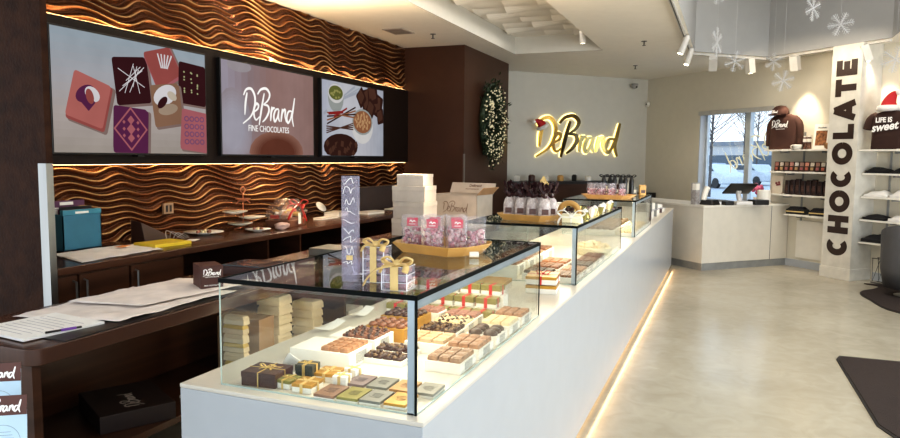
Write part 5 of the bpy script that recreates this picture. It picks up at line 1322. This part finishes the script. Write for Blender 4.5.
def folded(name, label, u, n, z, w, d, h, m, seed):
    t = thing(name, label, 'clothes', wp(u, n, z), RW)
    b = MB(); 
    v = []; f = []; N_ = 14; r = random.Random(seed)
    for i in range(N_+1):
        for j in range(7):
            x = -w/2+w*i/N_; q = j/6; y = -d/2+d*q
            e = (1-abs(2*i/N_-1)**4)*(1-abs(2*q-1)**4)
            v.append((x, y, max(.002, h*e*(.8+.35*noise.noise(Vector((x*8+seed, y*8, 1)))))))
    for i in range(N_):
        for j in range(6): k = i*7+j; f.append((k, k+7, k+8, k+1))
    o = b.add(v, f).build('folded_fabric', m, t, smooth=True)
    b2 = MB(); b2.prism(rounded(-w/2*.97, w/2*.97, -d/2*.97, d/2*.97, .02), 0, h*.35); b2.build('lower_fold', m, t, bevel=.006)
    return t
sh_r = ((1.356, cloth_black, cloth_black), (1.066, cloth_white, cloth_white), (.781, cloth_black, cloth_white), (.501, cloth_black, cloth_black))
for j, (z, a, b_) in enumerate(sh_r):
    lv = ('second', 'third', 'fourth', 'lowest')[j]
    for k in range(4):
        m = a if k < 2 else b_; cn = 'black' if m is cloth_black else 'white'
        if j == 2: m = cloth_black if k == 0 else cloth_white; cn = 'black' if k == 0 else 'white'
        folded('folded_shirt', 'folded %s shirt, %s from the pillar on the %s right-hand shelf' % (cn, ('first', 'second', 'third', 'fourth')[k], lv), -5.76+.33*k, 8.23, z, .31, .22, (.085 if j != 3 else .12)+.02*(k % 2), m, j*5+k)

# chair, wire rack, mats
t = thing('tub_chair', 'dark grey round-backed tub chair with a white seat at the right edge', 'chair', (1.93, 8.98, 0), 2.6)
v = []; f = []; n = 18
for i in range(n+1):
    a = -PI*.72+PI*1.44*i/n; hh = .34+.30*math.cos(a*.6)**2
    for rr, zz in ((.26, .10), (.30, .30), (.31, .30+hh*.8), (.27, .30+hh*.8), (.25, .32), (.22, .12)): v.append((rr*math.sin(a), rr*math.cos(a), zz))
for i in range(n):
    for k in range(6): a = i*6+k; b = i*6+(k+1) % 6; f.append((a, b, b+6, a+6))
MB().add(v, f).build('shell', mat('charcoal_shell', (.07, .07, .075), .6), t, smooth=True)
MB().lathe([(.20, .30), (.25, .32), (.25, .36), (.20, .39), (.001, .395)], seg=24).build('seat', mat('seat_white', (.6, .62, .64), .5), t, smooth=True)
MB().lathe([(.16, 0), (.16, .015), (.03, .03), (.03, .30)], seg=18).build('pedestal', steel, t)
t = thing('wire_rack', 'small black wire rack standing on the floor by the shelf wall', 'rack', (1.84, 9.78, 0), -PI/4)
g = MB()
for x in (-.13, 0, .13):
    g.tube([(x-.05, 0, .30), (x, -.06, .02), (x+.05, 0, .30)], .004, 5); g.tube([(x-.05, .1, .30), (x, .06, .02), (x+.05, .1, .30)], .004, 5)
g.tube([(-.19, 0, .30), (.19, 0, .30)], .005, 5); g.tube([(-.19, .1, .30), (.19, .1, .30)], .005, 5); g.tube([(-.15, -.06, .008), (.15, -.06, .008)], .005, 5); g.tube([(-.15, .06, .008), (.15, .06, .008)], .005, 5)
g.build('wire_frame', black_m, t)
matm = mat('dark_brown_mat', (.028, .016, .013), .9, bump=.6, bscale=260); matb = mat('mat_border', (.012, .01, .009), .7)
def floormat(label, pts, sm=0):
    cx = sum(p[0] for p in pts)/len(pts); cy = sum(p[1] for p in pts)/len(pts)
    P = [(p[0]-cx, p[1]-cy) for p in pts]
    if sm: P = [(q.x, q.y) for q in catmull([(a, b, 0) for a, b in P], sm, closed=True)]
    t = thing('floor_mat', label, 'mat', (cx, cy, 0))
    MB().prism(P, 0.0005, .006).build('rubber_border', matb, t)
    MB().prism([(x*.97, y*.97) for x, y in P], .006, .010).build('pile', matm, t)
P = [(.815, 5.86), (.85, 5.98), (1.25, 5.99), (2.6, 5.98), (2.6, 4.10), (1.0, 4.20), (.90, 4.28), (.84, 4.45)]
floormat('large dark brown entrance mat in the lower right corner', P)
floormat('dark wavy-edged floor mat in front of the right-hand shelves', [(1.60, 9.72), (1.72, 9.58), (1.66, 9.38), (1.50, 9.16), (1.44, 8.92), (1.47, 8.6), (1.62, 7.95), (2.3, 7.6), (3.2, 8.0), (3.0, 9.0), (2.3, 9.4), (1.9, 9.72)], 5)

# ------------------------------------------------------------------ ceiling fittings
track_m = mat('track_white', (.62, .60, .56), .4); trackdark = mat('track_slot', (.05, .05, .05), .5)
def track(a, b, name_label):
    t = thing('light_track', name_label, 'track', (a[0], a[1], HC-.001)); d = Vector((b[0]-a[0], b[1]-a[1], 0)); L0 = d.length; an = math.atan2(d.y, d.x)
    M = Matrix.Rotation(an, 4, 'Z')
    MB().box(0, L0, -.018, .018, -.03, 0, 0, M).build('rail', track_m, t); MB().box(0.01, L0-.01, -.006, .006, -.0315, -.03, 0, M).build('slot', trackdark, t)
track((-.55, 6.0), (-.54, 9.95), 'white light track along the left rim of the grey ceiling well')
track((-.56, 10.06), (.42, 10.93), 'white light track along the far left rim of the grey ceiling well')
track((.50, 10.92), (1.72, 9.70), 'white light track along the rim above the lettered pillar')
def spot(label, x, y, aim, warm=True, flatbox=False, e=18, up_=0.):
    t = thing('track_light', label, 'spotlight', (x, y, HC-.03+up_)); A = Vector(aim)-Vector((x, y, HC-.13+up_)); q = A.to_track_quat('Z', 'Y').to_matrix().to_4x4()
    MB().tube([(0, 0, 0), (0, 0, -.06)], .012, 8).build('stem', track_m, t)
    h = MB(); M = Matrix.Translation((0, 0, -.10)) @ q
    if flatbox: h.box(-.055, .055, -.045, .045, -.10, .10, 0, M)
    else: h.lathe([(.030, -.12), (.040, -.10), (.040, .09), (.034, .10)], seg=16, M=M)
    o = h.build('lamp_head', track_m, t, bevel=.002)
    g = MB(); g.lathe([(.001, .101), (.030, .102)], seg=16, M=M); g.build('lens', emat('spot_lens', (1., .86, .62), 12.) , t)
    l = bpy.data.lights.new('track_spot', 'SPOT'); l.energy = e; l.spot_size = 1.1; l.spot_blend = .7; l.color = (1, .82, .6) if warm else (1, .9, .8); l.shadow_soft_size = .04
    lo = bpy.data.objects.new('track_spot', l); C.objects.link(lo); d = A.normalized()
    lo.location = Vector((x, y, HC-.13+up_))+d*.13; lo.rotation_euler = (-d).to_track_quat('Z', 'Y').to_euler()
spot('white cylinder spotlight, nearer of the two on the left rim track', -.545, 8.6, (-1.4, 8.3, .3), e=30)
spot('white cylinder spotlight, farther of the two on the left rim track', -.54, 9.6, (-1.2, 9.2, .3), e=30)
spot('boxy white track light, first on the far rim track', -.26, 10.32, (-.3, 11.9, 1.2), flatbox=True, e=25)
spot('boxy white track light, second on the far rim track', .22, 10.76, (.45, 10.9, 1.0), flatbox=True, e=25)
spot('boxy white track light above the sweatshirt shelf', .78, 10.64, (.95, 10.88, 1.7), flatbox=True, e=60)
spot('boxy white track light just right of the pillar top', 1.50, 9.92, (1.9, 10.0, 1.7), flatbox=True, e=60)
spot('small spotlight tucked inside the wave-tiled ceiling tray', -1.78, 8.9, (-1.75, 9.4, .8), e=20, up_=.235)
def sprinkler(label, x, y):
    t = thing('sprinkler', label, 'sprinkler', (x, y, HC))
    MB().lathe([(.035, -.001), (.035, -.006), (.008, -.010), (.008, -.05), (.022, -.052), (.022, -.056)][::-1], seg=12).build('head', mat('sprinkler_metal', (.12, .11, .10), .4, metal=.5), t)
sprinkler('ceiling sprinkler left of the light track', -1.03, 8.95); sprinkler('ceiling sprinkler nearer the far wall', -1.41, 11.2); sprinkler('ceiling sprinkler over the brown column front', -3.3, 7.65)
t = thing('ceiling_vent', 'square grey air vent in the ceiling above the third screen', 'vent', (-3.60, 7.35, HC))
MB().box(-.13, .13, -.17, .17, -.008, 0).build('frame', mat('vent_grey', (.42, .38, .34), .5), t)
b = MB()
for k in range(9): b.box(-.11, .11, -.15+.034*k, -.135+.034*k, -.012, -.008)
b.build('slats', mat('vent_dark', (.2, .17, .15), .5), t)
t = thing('security_camera', 'small dome security camera high on the far wall', 'camera', bp(8.0, 10.30, 2.80), RB)
MB().lathe([(.06, .05), (.06, .02), (.05, -.02), (.001, -.045)][::-1], seg=16).build('dome', mat('dome_grey', (.3, .3, .3), .3), t, smooth=True)
MB().tube([(0, .0, .03), (0, .11, .03)], .02, 8).build('arm', card_white, t); MB().ball((0, -.045, -.01), .02, 8, 6).build('lens', black_m, t, smooth=True)
t = thing('wall_sensor', 'round white sensor on the wall beside the room corner', 'sensor', wp(-10.33, 8.33, 2.50), RW)
MB().lathe([(.05, 0), (.05, .02), (.03, .035), (.001, .036)], seg=16, M=Matrix.Rotation(PI/2, 4, 'X')).build('housing', card_white, t); MB().ball((0, -.035, 0), .016, 8, 6).build('lens', black_m, t)
snow = mat('snowflake_glitter', (.55, .55, .55), .35, metal=.2)
def snowflake(label, loc, s, yaw, roll=0.):
    t = thing('snowflake', label, 'snowflake', loc, yaw)
    g = MB()
    for k in range(6):
        a = roll+PI*k/3; R = Matrix.Rotation(a, 4, 'Y')
        g.tube([(0, 0, 0), (0, 0, s)], s*.034, 5, M=R)
        for q, l in ((.25, .16), (.42, .24), (.6, .28), (.78, .2)):
            for sg_ in (-1, 1): g.tube([(0, 0, s*q), (sg_*s*l, 0, s*(q+l*.8))], s*.02, 4, M=R)
    hx = [(s*.22*math.sin(PI*k/3+roll), 0, s*.22*math.cos(PI*k/3+roll)) for k in range(7)]; g.tube(hx, s*.02, 4)
    g.build('flake', snow, t)
    MB().tube([(0, 0, s*.9), (0, 0, HC+1.9-loc[2] if loc[0] > -.45 and loc[1] < 10 else HC-loc[2])], .0008, 3).build('thread', snow, t)
for s_ in (('glitter snowflake hanging edge-on in the grey ceiling well', (-.18, 8.5, 2.82), .17, 1.25, 0.), ('white snowflake hanging just below the first boxy track light', (.016, 8.5, 2.60), .12, .25, .2), ('white snowflake hanging level with the second boxy track light', (.41, 8.5, 2.58), .10, -.4, .1),
           ('lowest snowflake, hanging above the window and cap', (.50, 8.3, 2.35), .115, -.1, .25), ('snowflake at the upper edge of the photo in the grey well', (.66, 7.3, 2.90), .12, .9, .1), ('round snowflake in the middle of the right grey well face', (.94, 7.7, 2.81), .115, -.1, .4),
           ('snowflake at the right photo edge beside the pillar top', (1.45, 7.9, 2.48), .13, -.2, .2), ('highest snowflake above the edge-on one', (-.165, 7.0, 3.02), .09, .6, .1)):
    snowflake(*s_)

# ------------------------------------------------------------------ light
w = bpy.data.worlds.new('World'); sc.world = w; w.use_nodes = True
nt = w.node_tree; N = nt.nodes; L = nt.links
bg = N['Background']; tc = N.new('ShaderNodeTexCoord'); sx = N.new('ShaderNodeSeparateXYZ'); rp = N.new('ShaderNodeValToRGB')
L.new(tc.outputs['Generated'], sx.inputs[0]); L.new(sx.outputs['Z'], rp.inputs[0])
rp.color_ramp.elements[0].position = -.0; rp.color_ramp.elements[0].color = (.93, .97, 1.0, 1); rp.color_ramp.elements[1].position = .6; rp.color_ramp.elements[1].color = (.52, .70, .95, 1)
L.new(rp.outputs[0], bg.inputs[0]); bg.inputs[1].default_value = 1.7
def area(name, loc, aim, sx_, sy_, e, col, spread=PI):
    l = bpy.data.lights.new(name, 'AREA'); l.shape = 'RECTANGLE'; l.size = sx_; l.size_y = sy_; l.energy = e; l.color = col; l.spread = spread
    o = bpy.data.objects.new(name, l); C.objects.link(o); o.location = loc; o.rotation_euler = (Vector(aim)-Vector(loc)).to_track_quat('-Z', 'Y').to_euler()
area('shopfront_daylight', (4.9, 3.0, 1.6), (-.5, 4.0, .7), 6.5, 2.6, 130, (.66, .83, 1.))
area('entrance_daylight', (1.0, -3.0, 1.7), (-1.0, 3, 1.0), 6, 2.6, 40, (.75, .87, 1.))
area('well_fill', (.6, 6, 4.8), (.6, 6, 0), 2.0, 6, 110, (1., .95, .88))
area('ceiling_fill', (3.9, 3.5, .25), (-1.0, 7.0, 2.95), 2.5, 2.5, 170, (1., .93, .82))  # added lamp aimed up to brighten the ceiling, imitates bounce off the floor
area('shelf_fill', (.75, 9.9, 2.9), (1.3, 10.6, 1.4), 1.6, .3, 9, (1., .84, .62))  # added lamp, lifts the shelf wall on top of the track spots
area('under_table_fill', (-1.95, 3.1, .70), (-2.6, 3.2, .35), .05, 1.6, 2.5, (1., .85, .6))  # added lamp in the aisle to brighten the shelf packets, no fitting there
area('tray_glow', (-2.24, 6, 3.10), (-2.24, 6, 0), .9, 6, 35, (1., .93, .84))
for y in (5.57,): area('cove_light', (-4.036, y, 2.388), (-4.038, y, 3.2), .016, 5.7, 60, (1., .74, .45))
for y in (5.57,): area('underband_light', (-4.036, y, 1.428), (-4.038, y, 0), .016, 5.7, 45, (1., .74, .48))
area('floor_toe_light', (-.66, 5.9, .04), (-.1, 5.9, -.03), 8.0, .03, 6, (1., .62, .3))

# ------------------------------------------------------------------ camera
yaw, pitch, roll = math.radians(21.817), math.radians(5.0647), math.radians(.5217)
fwd = Vector((-math.sin(yaw)*math.cos(pitch), math.cos(yaw)*math.cos(pitch), -math.sin(pitch)))
right = Vector((math.cos(yaw), math.sin(yaw), 0)); up = right.cross(fwd)
r2 = math.cos(roll)*right+math.sin(roll)*up; u2 = -math.sin(roll)*right+math.cos(roll)*up
cam = bpy.data.cameras.new('Camera'); cam.sensor_width = 36; cam.lens = 693.1/900*36; cam.clip_start = .02; cam.clip_end = 400
co = bpy.data.objects.new('Camera', cam); C.objects.link(co)
co.matrix_world = Matrix(((r2.x, u2.x, -fwd.x, 0), (r2.y, u2.y, -fwd.y, 0), (r2.z, u2.z, -fwd.z, 1.5), (0, 0, 0, 1)))
sc.camera = co
sc.view_settings.view_transform = 'Standard'; sc.view_settings.look = 'Medium High Contrast'; sc.view_settings.exposure = 0.0
sc.cycles.max_bounces = 10; sc.cycles.transparent_max_bounces = 24; sc.cycles.use_denoising = True
sc.cycles.sample_clamp_indirect = 4
